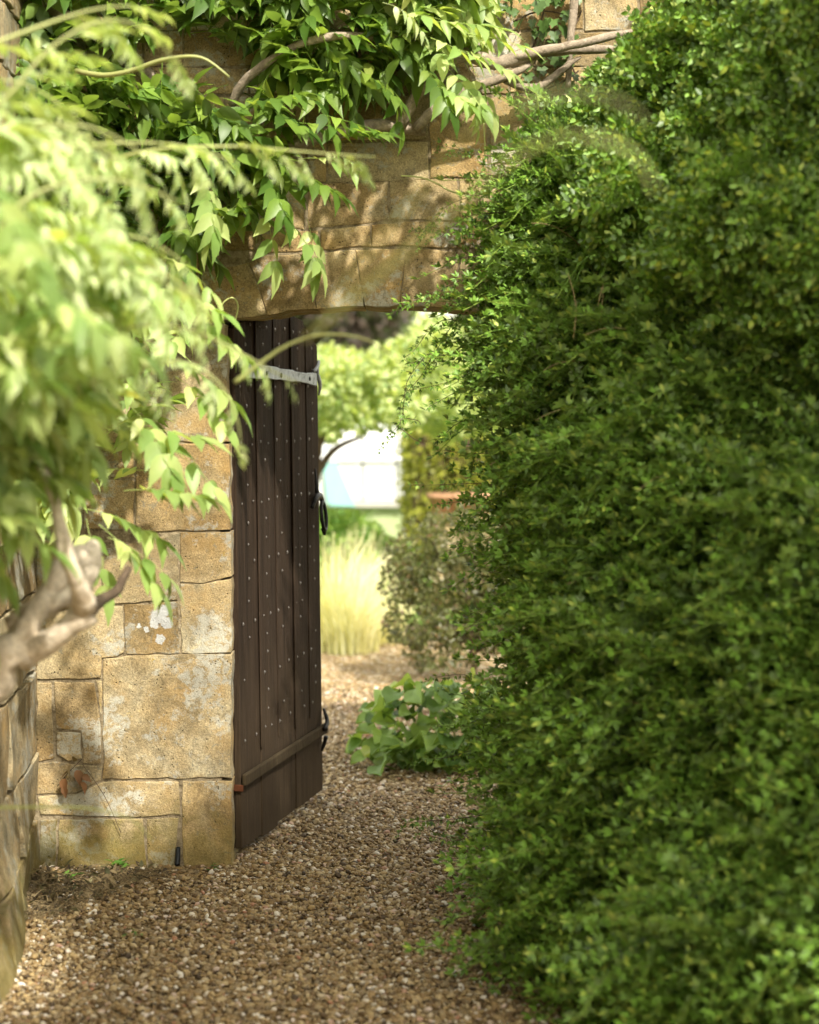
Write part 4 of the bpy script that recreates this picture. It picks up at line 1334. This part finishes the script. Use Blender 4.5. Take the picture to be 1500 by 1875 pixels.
# trailing sprigs and bare stems, each a part
TRI = []
def sprig(pts, Y, leafy=True, r0=0.0016, mat=None, sc=1.0, dens=0.020, Yend=None):
    path = []
    for i, (x, y) in enumerate(pts):
        yy = Y if Yend is None else Y + (Yend - Y) * i / (len(pts) - 1)
        path.append(P(x, y, yy))
    V, F = tube(path, [r0 * (1 - .5 * i / (len(path) - 1)) for i in range(len(path))], 5)
    F = tri(F)
    fm = [0] * len(F)
    if leafy:
        for i in range(len(path) - 1):
            a, c = path[i], path[i + 1]
            L_ = (c - a).length; s = rnd.uniform(0, dens)
            while s < L_:
                p_ = a.lerp(c, s / L_); d = (c - a).normalized()
                for sd in (-1, 1):
                    sidev = d.cross(Vector((0, -1, 0.2))).normalized() * sd
                    dd = (d * .5 + sidev * .8 + Vector((rnd.uniform(-.4, .4), rnd.uniform(-.6, .2), rnd.uniform(-.3, .3)))).normalized()
                    M = leaf_matrix(p_, dd, rnd.uniform(-.8, .8), 1)
                    for ya, g in ((0, 1), (44, .78), (-44, .78)):
                        lf = leaflet(.019 * g * sc * rnd.uniform(.8, 1.2), .0075 * g * sc, .3, .15, rows=4)
                        n0 = len(F)
                        add((V, F), xform(lf, M @ Matrix.Translation((.003, 0, 0)) @ Matrix.Rotation(R(ya), 4, 'Z')))
                        fm += [1] * (len(F) - n0)
                if rnd.random() < 0.22 * (1 if i > 0 else .5):   # short side twig
                    d2 = (d * .6 + Vector((rnd.uniform(-.6, .3), rnd.uniform(-.3, .3), rnd.uniform(-.8, .1)))).normalized()
                    TV, TF = JSRC[0].data, None
                    M = leaf_matrix(p_, d2, rnd.uniform(-1, 1), rnd.uniform(.35, .65))
                    vs = [tuple(M @ v.co) for v in TV.vertices]; fs = [tuple(f.vertices) for f in TV.polygons]
                    n0 = len(F); add((V, F), (vs, fs)); fm += [1] * (len(F) - n0)
                s += dens * rnd.uniform(.7, 1.4)
    me = mesh('sprig' if leafy else 'bare_stem', V, F, True)
    me.materials.append(mat or M_bark_dark); me.materials.append(M_jas)
    me.polygons.foreach_set('material_index', fm)
    return link('sprig' if leafy else 'bare_stem', me, jas)
for pts in [
    [(930, 470), (840, 515), (770, 545), (712, 578)], [(940, 560), (860, 560), (800, 640), (770, 690), (735, 735), (735, 790)],
    [(900, 600), (825, 585), (790, 600), (760, 640), (740, 655)], [(900, 640), (815, 650), (785, 648), (755, 665), (740, 657)],
    [(930, 600), (860, 680), (800, 705), (745, 715)], [(780, 650), (745, 700), (737, 765), (720, 790)], [(737, 765), (765, 770), (770, 778)],
    [(735, 785), (757, 803), (768, 808)], [(935, 680), (860, 700), (830, 720), (785, 745)], [(950, 760), (850, 770), (810, 800), (795, 812)],
    [(940, 830), (850, 830), (810, 825), (825, 855)], [(940, 890), (860, 885), (800, 888), (745, 888)], [(935, 920), (870, 915), (830, 920), (808, 922)],
    [(990, 320), (920, 330), (860, 360), (815, 380), (785, 430)], [(960, 290), (890, 285), (840, 275), (800, 262)], [(1000, 380), (900, 390), (850, 400), (800, 440)],
    [(940, 440), (880, 430), (830, 425), (780, 415), (760, 440)], [(960, 1010), (880, 1015), (850, 1000), (815, 1010)], [(960, 1060), (900, 1060), (870, 1045)],
    [(960, 1140), (900, 1160), (870, 1150)], [(980, 1240), (900, 1250), (850, 1235), (800, 1240)], [(980, 1290), (900, 1300), (860, 1325), (800, 1330)],
    [(960, 1350), (900, 1360), (830, 1385), (780, 1390)], [(960, 1400), (900, 1400), (860, 1420)], [(1000, 640), (930, 700), (880, 800), (860, 880)], [(990, 540), (900, 520), (850, 540), (800, 530)],
    [(1010, 900), (930, 950), (880, 970), (850, 960)], [(905, 470), (860, 470), (815, 480)], [(1020, 200), (980, 190), (985, 240)], [(1060, 190), (1000, 230), (990, 300)],
]:
    sprig(pts, 6.15 + rnd.uniform(-.1, .1))
for pts in [[(980, 1480), (900, 1490), (830, 1500), (745, 1506)], [(960, 1540), (880, 1530), (830, 1540), (790, 1530)], [(1000, 1580), (920, 1600), (860, 1590), (830, 1610)],
            [(1000, 1640), (920, 1650), (880, 1680), (860, 1690)], [(1040, 1730), (990, 1740), (960, 1760)], [(990, 1440), (900, 1450), (840, 1440)], [(1010, 1700), (960, 1690), (930, 1700)],
            [(960, 1500), (900, 1545), (850, 1560)], [(1000, 1610), (930, 1640), (890, 1630)]]:
    sprig(pts, 5.95 + rnd.uniform(-.05, .1), sc=1.1, dens=0.016)
for pts in [[(985, 1553), (905, 1610), (835, 1655)], [(1105, 500), (1135, 400), (1140, 380)], [(1000, 720), (1010, 660), (1018, 640)], [(1060, 780), (1100, 900), (1110, 930)],
            [(1050, 620), (1055, 560), (1040, 500)], [(980, 560), (1040, 530), (1110, 500)], [(975, 445), (1050, 410), (1100, 380)], [(1140, 730), (1160, 680)], [(930, 700), (960, 760), (960, 800)],
            [(1010, 880), (1040, 940), (1045, 960)], [(890, 990), (940, 940), (960, 880)], [(1150, 640), (1280, 790), (1300, 800)], [(1095, 560), (1105, 520), (1100, 590)], [(1230, 860), (1300, 810), (1400, 790)]]:
    yy = 6.05 if pts[0][0] < 1050 else 5.6
    sprig(pts, yy - .14, False, 0.0018, M_straw if rnd.random() < .7 else M_jas)

for k in range(46):
    t_ = np.array([rnd.uniform(.02, .6)]); z_ = np.array([rnd.uniform(.35, 2.2)])
    X, Y = face_pt(t_, z_)
    a = Vector((X[0] - .02, Y[0] - .02, z_[0])); pts = [a]
    d = Vector((rnd.uniform(-.5, .35), rnd.uniform(-.5, .1), rnd.uniform(.1, .6))).normalized()
    for i in range(6):
        d = (d + Vector((rnd.uniform(-.12, .05), -.03, -.16))).normalized(); pts.append(pts[-1] + d * rnd.uniform(.035, .06))
    V, F = tube([p_ - Vector((0, 0, .05)) for p_ in pts], [.0016] * 4 + [.0012, .001, .0008], 5)
    link('bare_stem', mesh('bare_stem', V, F, True), jas, M_straw if k % 3 else M_jas)
# dead reddish leaves and weeds under the hedge
def flat_scatter(n, poly_w, z, tmpl, smin, smax, tilt=.5):
    pts, E, s = [], [], []
    for _ in range(n):
        x, y = sample_poly(poly_w)
        pts.append((x, y, z + rnd.uniform(0, .02)))
        E.append((rnd.gauss(0, tilt), rnd.gauss(0, tilt), rnd.uniform(0, 6.28))); s.append(rnd.uniform(smin, smax))
    V, F = joined('m', tmpl, np.array(pts), np.array(E), np.array(s))
    return np_mesh('m', V, F)
L6 = leaflet(1, .5, .3, .25)
me = flat_scatter(620, [(.35, 5.9), (.40, 4.9), (.75, 4.3), (1.0, 4.6), (.6, 6.2)], .02, L6, .02, .045)
tag(link('dead_leaves', me, None, M_dead), 'scattered reddish brown dead leaves at the foot of the hedge', 'leaf litter', kind='stuff')

# debris in the wall corner
tw = ([], [])
def gp(px, py, z=0.01): 
    return ray_ground(px, py, z)
for _ in range(330):
    x, y = sample_poly([(50, 1600), (200, 1592), (330, 1598), (260, 1625), (160, 1640), (110, 1690), (50, 1680)])
    c = gp(x, y, .012 + rnd.uniform(0, .03)); a = rnd.uniform(0, 6.28); L_ = rnd.uniform(.02, .09)
    d = Vector((math.cos(a), math.sin(a), rnd.uniform(-.15, .25))) * L_
    m_ = c + d * .5 + Vector((rnd.uniform(-.01, .01), rnd.uniform(-.01, .01), .01))
    add(tw, tube([c, m_, c + d], [.0014, .0012, .0008], 4))
deb = link('twig_litter', mesh('twig_litter', tw[0], tw[1]), None, M_litter)
tag(deb, 'dark dead twigs and dry stems heaped in the wall corner', 'leaf litter', kind='stuff')
def px_poly(poly): return [(gp(x, y, 0).x, gp(x, y, 0).y) for x, y in poly]
me = flat_scatter(520, px_poly([(45, 1600), (330, 1597), (250, 1625), (130, 1680), (50, 1690)]), .012, L6, .015, .038, .6)
tag(link('leaf_litter', me, None, M_litter), 'brown crumbled leaves lying in the corner below the side wall', 'leaf litter', kind='stuff')
# weeds: small rosettes along the wall foot, each a thing
for (x, y, n, s, lab) in [(215, 1592, 14, .035, 'tiny green weed below the yellow mossy stone'), (130, 1615, 12, .035, 'small green weed in the twig litter of the corner'), (395, 1595, 9, .02, 'tiny moss-green weed beside the doorway corner stone'),
                     (245, 1720, 8, .02, 'tiny green seedling out on the gravel path'), (880, 1700, 12, .04, 'small bright weed on the gravel below the straw coloured stem')]:
    g = gp(x, y, 0.006)
    pts = np.array([(g.x + rnd.uniform(-.02, .02), g.y + rnd.uniform(-.02, .02), .01 + rnd.uniform(0, .02)) for _ in range(n)])
    E = np.array([(rnd.gauss(0, .3), rnd.uniform(-.9, -.1), rnd.uniform(0, 6.28)) for _ in range(n)])
    V, F = joined('w', L6, pts, E, np.full(n, s))
    tag(link('weed', np_mesh('weed', V, F), None, M_weed), lab, 'weed')
# dead leaf cluster caught on the wall
dl = thing('dead_leaf_sprig', 'dried red-brown leaf sprig caught on the wall stones at lower left', 'dead leaves', tuple(P(135, 1425, WALL_Y - .02)))
DLM = mesh('leaf', *leaflet(1, .62, .5, .4), True); DLM.materials.append(M_dead)
for (x, y, dx, dz, s) in [(130, 1400, -.3, -1, .05), (140, 1410, .4, -.9, .055), (120, 1425, -.2, -1, .055), (150, 1420, .9, -.4, .04), (135, 1395, .2, .6, .035), (118, 1440, .1, -1, .04), (148, 1432, .5, -.6, .045), (128, 1412, -.8, -.3, .04)]:
    o = bpy.data.objects.new('leaf', DLM); C.objects.link(o); o.parent = dl
    o.matrix_local = Matrix.Translation(-dl.location) @ leaf_matrix(P(x, y, WALL_Y - .03), Vector((dx, -.35, dz)).normalized(), rnd.uniform(-1, 1), s)
sv = ([], [])
add(sv, tube([P(105, 1440, WALL_Y - .02), P(125, 1415, WALL_Y - .03), P(150, 1390, WALL_Y - .02)], [.0015] * 3, 5))
add(sv, tube([P(150, 1398, WALL_Y - .02), P(190, 1455, WALL_Y - .02), P(222, 1525, WALL_Y - .015)], [.0012] * 3, 5))
link('stem', mesh('stem', sv[0], sv[1], True), dl, M_bark_dark)

# ================================================================== BEYOND THE DOOR
def broad_leaf(seed, L=.155, W=.125):
    r = random.Random(seed)
    V, F = [], []
    nx, ny = 8, 5
    for i in range(nx):
        t = i / (nx - 1)
        hw = W * .5 * (.16, .42, .72, .94, 1.0, .88, .58, .12)[i]
        for j in range(ny):
            s_ = (j / (ny - 1) - .5) * 2
            wv_ = .10 * W * math.sin(t * 9 + s_ * 3 + seed) * abs(s_)
            V.append((L * t, s_ * hw, .28 * hw * s_ * s_ * 2 - .38 * L * t * t + wv_ + .16 * L * t))
    for i in range(nx - 1):
        for j in range(ny - 1):
            a = i * ny + j
            F += [(a, a + ny, a + ny + 1), (a, a + ny + 1, a + 1)]
    # stalk
    o = len(V); q = .004
    V += [(-.10, -q, -.05), (-.10, q, -.05), (-.10, 0, -.042), (0.01, -q, 0), (0.01, q, 0), (0.01, 0, .006)]
    F += tri([(o, o + 3, o + 5, o + 2), (o + 2, o + 5, o + 4, o + 1), (o + 1, o + 4, o + 3, o)])
    return V, F
BL = []
for k in range(5):
    me = mesh('leaf', *broad_leaf(k), True); me.materials.append(M_berg); BL.append(me)
berg = thing('broad_leaved_plant', 'low clump of big rounded glossy green leaves on the gravel behind the door opening', 'plant', (0.15, 8.3, 0))
for k in range(150):
    a = rnd.uniform(0, 6.28); rr = rnd.uniform(0, 1) ** .6
    x, y = sample_poly([(690, 1400), (650, 1385), (662, 1340), (690, 1290), (740, 1258), (900, 1250), (900, 1410), (780, 1425)])
    zz = .03 + .22 * max(0, 1 - ((y - 1300) / 130) ** 2) * rnd.uniform(.3, 1)
    Y = 7.95 + rnd.uniform(0, .55) + max(0, (1400 - y)) * .0012
    p_ = P(x, y, Y)
    if p_.z < .03: p_.z = .03 + rnd.uniform(0, .03)
    out = Vector((p_.x - .22, (p_.y - 8.3) * .6 - .45, 0)).normalized()
    d = (out + Vector((rnd.uniform(-.6, .6), rnd.uniform(-.5, .3), rnd.uniform(-.3, .45)))).normalized()
    o = bpy.data.objects.new('leaf', BL[k % 5]); C.objects.link(o); o.parent = berg
    o.matrix_local = Matrix.Translation(-berg.location) @ leaf_matrix(p_, d, rnd.gauss(0, .35), rnd.uniform(.6, 1.0))

def foliage_cloud(n, blobs, tmpl, smin, smax, clump=0, up=.2):
    """leaf-size faces through ellipsoid blobs (x,y,z,rx,ry,rz), denser near their surface"""
    w_ = np.array([b2[3] * b2[4] * b2[5] for b2 in blobs]) ** .7
    w_ = w_ / w_.sum()
    ch = rng.choice(len(blobs), n, p=w_)
    B = np.array(blobs)[ch]
    d = rng.normal(0, 1, (n, 3)); d /= np.linalg.norm(d, axis=1, keepdims=True)
    r = rng.uniform(.35, 1.0, n) ** .5
    nz = np.array([noise.noise(Vector(v * 2.3) + Vector((c * 3.1, 0, 0))) for v, c in zip(d, ch)])
    r = r * (1 + .35 * nz)
    p_ = B[:, :3] + d * B[:, 3:6] * r[:, None]
    dirs = d + np.array([0, -.2, up]) + rng.normal(0, .7, (n, 3))
    E = rots(dirs, rng.uniform(-1.5, 1.5, n))
    return joined('f', tmpl, p_, E, rng.uniform(smin, smax, n))
L4 = leaflet(1, .55, .25, .2, rows=4)
def tree(name, label, cat, trunk, blobs, n, mat, smin, smax, group=None, bark=M_bark_dark, limbs=()):
    t_ = thing(name, label, cat, tuple(trunk[0][0]), group)
    V, F = tube([p_[0] for p_ in trunk], [p_[1] for p_ in trunk], 10, .3, len(label))
    link('trunk', mesh('trunk', V, F, True), t_, bark)
    for lm in limbs:
        V, F = tube([p_[0] for p_ in lm], [p_[1] for p_ in lm], 8, .25, 3)
        link('limb', mesh('limb', V, F, True), t_, bark)
    V, F = foliage_cloud(n, blobs, L4, smin, smax)
    keep = V.reshape(-1, 3)
    link('crown', np_mesh('crown', V, F), t_, mat, 'stuff')
    return t_
# bronze shrub, standing over the gravel
sx_ = P(866, 1228, 10.6)
sb = thing('bronze_shrub', 'olive and bronze leaved small shrub on a bare stem behind the broad leaves', 'shrub', (sx_.x, 10.6, 0))
def bp(px, py, Y=10.6): return P(px, py, Y)
for pts, r_ in [([(868, 1238), (866, 1190), (860, 1120), (850, 1050)], [.02, .018, .014, .008]), ([(866, 1190), (800, 1120), (760, 1060), (740, 1000)], [.012, .010, .008, .004]),
                ([(862, 1150), (820, 1180), (760, 1180), (720, 1160)], [.010, .008, .006, .003]), ([(860, 1100), (900, 1040), (920, 980)], [.012, .009, .004]),
                ([(800, 1225), (830, 1190), (866, 1160)], [.006, .007, .009]), ([(850, 1060), (800, 1010), (790, 970)], [.008, .006, .003]), ([(866, 1200), (920, 1150), (960, 1080)], [.012, .01, .005])]:
    V, F = tube([bp(*q) for q in pts], r_, 7, .2, 2)
    link('branch', mesh('branch', V, F, True), sb, M_bark_dark)
blobs = []
for (x, y, r_) in [(770, 1010, .16), (830, 990, .18), (890, 1000, .18), (740, 1060, .13), (800, 1070, .2), (870, 1070, .2), (760, 1130, .17), (830, 1130, .2), (900, 1130, .2), (730, 1150, .09), (800, 1185, .13), (770, 1200, .08), (860, 1180, .13), (940, 1050, .2), (950, 1140, .2), (800, 960, .07), (860, 950, .09), (720, 1010, .06)]:
    q = bp(x, y, 10.6 + rnd.uniform(-.2, .25)); blobs.append((q.x, q.y, q.z, r_, r_ * 1.2, r_))
V, F = foliage_cloud(9000, blobs, L4, .024, .042)
link('foliage', np_mesh('foliage', V, F), sb, M_redleaf, 'stuff')

# straw grass clumps
def grass_clump(cx, cy, n, h, spread, label, mat=M_straw_grass):
    VV, FF = [], []
    for k in range(n):
        a = rnd.uniform(0, 6.28); r_ = rnd.uniform(0, .18) * spread
        a += 0
        bx, by = cx + r_ * math.cos(a), cy + r_ * math.sin(a)
        lean_ = rnd.uniform(.05, 1.0) * spread; hh = h * rnd.uniform(.55, 1.05); a2 = a + rnd.uniform(-.6, .6)
        w0 = rnd.uniform(.003, .006)
        o = len(VV)
        for i in range(5):
            t_ = i / 4
            x = bx + math.cos(a2) * lean_ * t_ * t_ * hh; y = by + math.sin(a2) * lean_ * t_ * t_ * hh
            z_ = hh * (t_ - .25 * lean_ * t_ * t_)
            ww = w0 * (1 - .8 * t_)
            VV += [(x - ww * math.sin(a2 + 1), y + ww * math.cos(a2 + 1), z_), (x + ww * math.sin(a2 + 1), y - ww * math.cos(a2 + 1), z_)]
        for i in range(4): FF.append((o + i * 2, o + i * 2 + 1, o + i * 2 + 3, o + i * 2 + 2))
    return tag(link('straw_grass', mesh('straw_grass', VV, FF, True), None, mat), label, 'ornamental grass', 'clumps of tall straw coloured grass')
for (px, py, n, h, s, lab) in [(640, 1200, 420, .55, 1.0, 'pale straw grass clump arching over the sunlit gravel by the door edge'), (600, 1180, 300, .75, .8, 'tall straw grass partly hidden behind the door edge'),
                               (680, 1180, 260, .45, 1.1, 'shorter pale grass clump next to the bronze shrub'), (655, 1150, 240, .72, .6, 'upright feathery grass standing behind the paler clumps')]:
    Y = 11.75 + (1200 - py) * .02
    q = P(px, py, Y)
    grass_clump(q.x, Y, n, h, s, lab)

# clipped olive hedge block
def block_foliage(x0, x1, y0, y1, z0, z1, n, mat, smin, smax, parent):
    f = rng.integers(0, 3, n)
    u, v = rng.uniform(0, 1, n), rng.uniform(0, 1, n)
    p_ = np.empty((n, 3)); nr = np.zeros((n, 3))
    a = f == 0; p_[a] = np.stack([x0 + (x1 - x0) * u[a], np.full(a.sum(), y0), z0 + (z1 - z0) * v[a]], 1); nr[a] = (0, -1, 0)
    a = f == 1; p_[a] = np.stack([np.where(rng.uniform(0, 1, a.sum()) < .5, x0, x1), y0 + (y1 - y0) * u[a], z0 + (z1 - z0) * v[a]], 1); nr[a] = (0, 0, 0)
    a = f == 2; p_[a] = np.stack([x0 + (x1 - x0) * u[a], y0 + (y1 - y0) * v[a], np.full(a.sum(), z1)], 1); nr[a] = (0, 0, 1)
    p_ += rng.normal(0, .03, (n, 3))
    E = rots(nr * .6 + rng.normal(0, .7, (n, 3)), rng.uniform(-1.5, 1.5, n))
    V, F = joined('b', L4, p_, E, rng.uniform(smin, smax, n))
    return link('foliage', np_mesh('foliage', V, F), parent, mat, 'stuff')
HY = 16.5
a_, c_ = P(747, 800, HY), P(865, 1080, HY)
hb = thing('clipped_hedge', 'square clipped olive green hedge block beyond the doorway', 'hedge', ((a_.x + c_.x) / 2, HY + .4, 0))
bm_ = box(a_.x + .04, c_.x + .6, HY + .04, HY + .9, 0, a_.z + .0)
link('core', mesh('core', *bm_), hb, M_bark_dark)
block_foliage(a_.x, c_.x + .64, HY, HY + .94, 0, a_.z + .04, 9000, M_yew, .04, .07, hb)

# low white glasshouse with a turquoise sheet
GY = 20.0
M_white = simple_mat('white_paint', (0.62, 0.63, 0.62), .5, .4, 0, 8, .06, .1)
M_teal = simple_mat('turquoise_sheet', (0.24, 0.46, 0.43), .4, .4, 0, 8, .15, .2)
M_greenpaint = simple_mat('pale_green_paint', (0.36, 0.42, 0.22), .6, .3, 0, 8, .2, .1)
gh = thing('white_cold_frame', 'low white painted cold frame with a turquoise sheet across its left end', 'cold frame', tuple(P(650, 900, GY).xy) + (0,))
gx0, gx1 = P(540, 900, GY).x, P(850, 900, GY).x
zt_, zm_, zb_ = P(650, 798, GY + .9).z, P(650, 846, GY).z, P(650, 930, GY).z
link('wall', bevelled(*box(gx0, gx1, GY + .03, GY + 1.5, 0.0, zb_), .01, 1), gh, M_greenpaint)
link('sill', bevelled(*box(gx0 - .05, gx1 + .05, GY - .06, GY + 1.5, zb_ + .002, zb_ + .07), .01, 1), gh, simple_mat('grey_sill', (.42, .40, .36), .8))
nP = 5
for k in range(nP):
    xa = gx0 + (gx1 - gx0) * k / nP + .010; xb = gx0 + (gx1 - gx0) * (k + 1) / nP - .014
    link('panel', bevelled(*box(xa, xb, GY, GY + .04, zb_ + .075, zm_ - .02), .012, 1), gh, M_white)
    V = [(xa, GY - .03, zm_), (xb, GY - .03, zm_), (xb, GY + 1.5, zt_ + .25), (xa, GY + 1.5, zt_ + .25)]
    V += [(v[0], v[1], v[2] + .03) for v in V]
    link('roof_panel', mesh('roof_panel', V, [(3, 2, 1, 0), (4, 5, 6, 7), (0, 1, 5, 4), (1, 2, 6, 5), (2, 3, 7, 6), (3, 0, 4, 7)]), gh, M_white)
link('backing', bevelled(*box(gx0 + .01, gx1 - .01, GY + .045, GY + 1.45, zb_ + .075, zm_ - .03), .005, 1), gh, simple_mat('grey_timber', (.45, .45, .43), .8))  # backing behind the panel gaps, one plain grey
tx0 = P(592, 846, GY).x; tx1 = P(618, 846, GY).x; tx2 = P(652, 930, GY).x; tx3 = P(600, 930, GY).x
V = [(tx0, GY - .05, zm_ - .01), (tx1, GY - .05, zm_ - .01), (tx2, GY - .09, zb_ + .02), (tx3, GY - .09, zb_ + .03)]
V += [(v[0], v[1] + .015, v[2]) for v in V]
tag(link('turquoise_sheet', mesh('sheet', V, [(0, 1, 2, 3), (7, 6, 5, 4), (0, 4, 5, 1), (1, 5, 6, 2), (2, 6, 7, 3), (3, 7, 4, 0)]), None, M_teal), 'turquoise sheet leaning on the left end of the white cold frame', 'sheet')
# terracotta pots on a pale plinth
M_terra = simple_mat('terracotta', (.42, .24, .14), .8, .2, 0, 20, .25)
for (px, lab) in [(812, 'terracotta pot at the end of the row beside the olive hedge'), (842, 'terracotta pot second from the olive hedge'), (872, 'terracotta pot nearest the jasmine shrub')]:
    q = P(px, 950, 14.8)
    prof_ = [(.075, 0), (.115, .16), (.13, .16), (.13, .20), (.105, .20), (.09, .1), (0.0, .09)]
    V, F = [], []
    for r_, z_ in prof_:
        for k in range(16):
            a = 6.2832 * k / 16; V.append((q.x + r_ * math.cos(a), q.y + r_ * math.sin(a), q.z + z_))
    for i in range(len(prof_) - 1):
        for k in range(16): F.append((i * 16 + k, i * 16 + (k + 1) % 16, i * 16 + 16 + (k + 1) % 16, i * 16 + 16 + k))
    F.append(tuple(range(15, -1, -1)))
    tag(link('flower_pot', mesh('pot', V, F, True), None, M_terra), lab, 'flower pot', 'terracotta pots on the stone ledge')
qa, qb = P(795, 951, 14.6), P(930, 951, 14.6)
tag(link('stone_ledge', bevelled(*box(qa.x, qb.x, 14.6, 15.0, 0, qa.z), .01, 1), None, M_stone), 'low stone ledge holding the terracotta pots', 'ledge')

# trees beyond
tree('apple_tree', 'light green apple tree arching over the white cold frame', 'tree',
     [(P(520, 1120, 15), .09), (P(545, 960, 15), .08), (P(580, 850, 15), .06)],
     [(*P(x, y, 15 + rnd.uniform(-.7, .7)), r_, r_ * 1.3, r_) for x, y, r_ in [(560, 730, .4), (620, 710, .26), (650, 740, .2), (700, 730, .2), (740, 745, .16), (610, 770, .12), (660, 765, .1), (780, 730, .22), (820, 760, .2), (880, 730, .3), (720, 690, .15), (600, 690, .22), (745, 655, .16), (800, 640, .2), (790, 600, .12), (700, 665, .12), (640, 670, .12)]],
     9500, M_apple, .05, .09, limbs=[[(P(560, 900, 15), .045), (P(610, 825, 15), .026), (P(665, 800, 15), .012)], [(P(570, 870, 15), .05), (P(600, 760, 15), .04), (P(650, 690, 15), .02)]])
tree('far_tree', 'soft green tree against the sky behind the apple tree', 'tree',
     [(Vector((1.2, 30, 0)), .25), (Vector((1.3, 30, 2.5)), .2)],
     [(*P(x, y, 30 + rnd.uniform(-1, 1)), r_, r_, r_) for x, y, r_ in [(720, 670, .5), (770, 650, .45), (745, 600, .3), (830, 690, .7), (900, 640, .8), (960, 560, .8), (720, 570, .15), (880, 560, .4), (640, 710, .5), (690, 640, .25), (745, 560, .2)]],
     9000, M_far, .11, .2, group='trees beyond the garden', bark=M_bark_dark)
tree('copper_beech', 'dark copper leaved tree filling the top left of the doorway', 'tree',
     [(Vector((-2.0, 26, 0)), .3), (Vector((-2.0, 26, 2.5)), .25)],
     [(*P(x, y, 26 + rnd.uniform(-1, 1)), r_, r_, r_) for x, y, r_ in [(600, 590, .6), (660, 570, .6), (560, 540, .9), (640, 520, .8), (690, 560, .35), (500, 600, 1.0), (620, 640, .35), (700, 520, .5)]],
     7000, M_fardark, .11, .2, group='trees beyond the garden')
# hedge line closing the view
far = thing('boundary_hedge', 'long green hedge closing the far side of the lawn', 'hedge', (0, 34, 0))
V, F = [], []
link('core', mesh('core', *box(-14, 14, 34.2, 35.5, 0, 1.75)), far, M_bark_dark)
n_ = 16000
pp = np.stack([rng.uniform(-8, 8, n_), 34 + rng.uniform(-.2, .3, n_), rng.uniform(0, 1.95, n_)], 1)
E = rots(rng.normal(0, .8, (n_, 3)) + np.array([0, -.5, .2]), rng.uniform(-1.5, 1.5, n_))
V, F = joined('fh', L4, pp, E, rng.uniform(.09, .16, n_))
link('foliage', np_mesh('foliage', V, F), far, M_far, 'stuff')
# low green planting between grass and cold frame
lp = thing('low_planting', 'fresh green leafy border plants in front of the white cold frame', 'plant', (-.4, 15.5, 0))
V, F = foliage_cloud(5200, [(*P(x, y, 15.4 + rnd.uniform(-.4, .4)), r_, r_, r_) for x, y, r_ in [(600, 980, .2), (650, 985, .2), (620, 1030, .25), (670, 1020, .14), (640, 1060, .25), (700, 1060, .2), (580, 1000, .3), (690, 1000, .1), (730, 1040, .2)]], L4, .05, .09)
link('foliage', np_mesh('foliage', V, F), lp, leaf_mat('border_leaf', (.12, .25, .04), (.28, .42, .10), trans=.35), 'stuff')

# unseen tree added for shade behind the hedge on the right: its crown shades the path, the hedge and the foot of the wall
tree('shade_tree', 'tall tree behind the hedge, above the picture, shading the gravel path', 'tree',
     [(Vector((4.67, 1.00, 0)), .2), (Vector((4.57, 1.00, 3.0)), .17), (Vector((4.07, 0.70, 5.2)), .12), (Vector((3.57, 0.40, 6.5)), .05)],
     [(1.5, -.6, 5.9, .28, .3, .2), (2.45, -.60, 6.0, .55, .5, .4), (2.05, -.2, 6.0, .42, .5, .35), (2.3, .3, 6.0, .55, .5, .35), (1.88, .6, 6.0, .38, .45, .3), (2.1, 1.05, 6.0, .5, .4, .3), (2.55, .8, 6.1, .45, .45, .3), (2.9, -.2, 6.1, .35, .5, .3), (2.4, 1.5, 6.1, .4, .35, .3)],
     21000, M_wist, .09, .15, limbs=[[(Vector((4.37, 0.85, 4.0)), .1), (Vector((3.37, 0.30, 5.4)), .07), (Vector((2.37, -0.20, 6.0)), .03)], [(Vector((4.17, 0.75, 4.9)), .08), (Vector((3.27, 0.80, 5.8)), .05), (Vector((2.47, 0.60, 6.1)), .02)]])
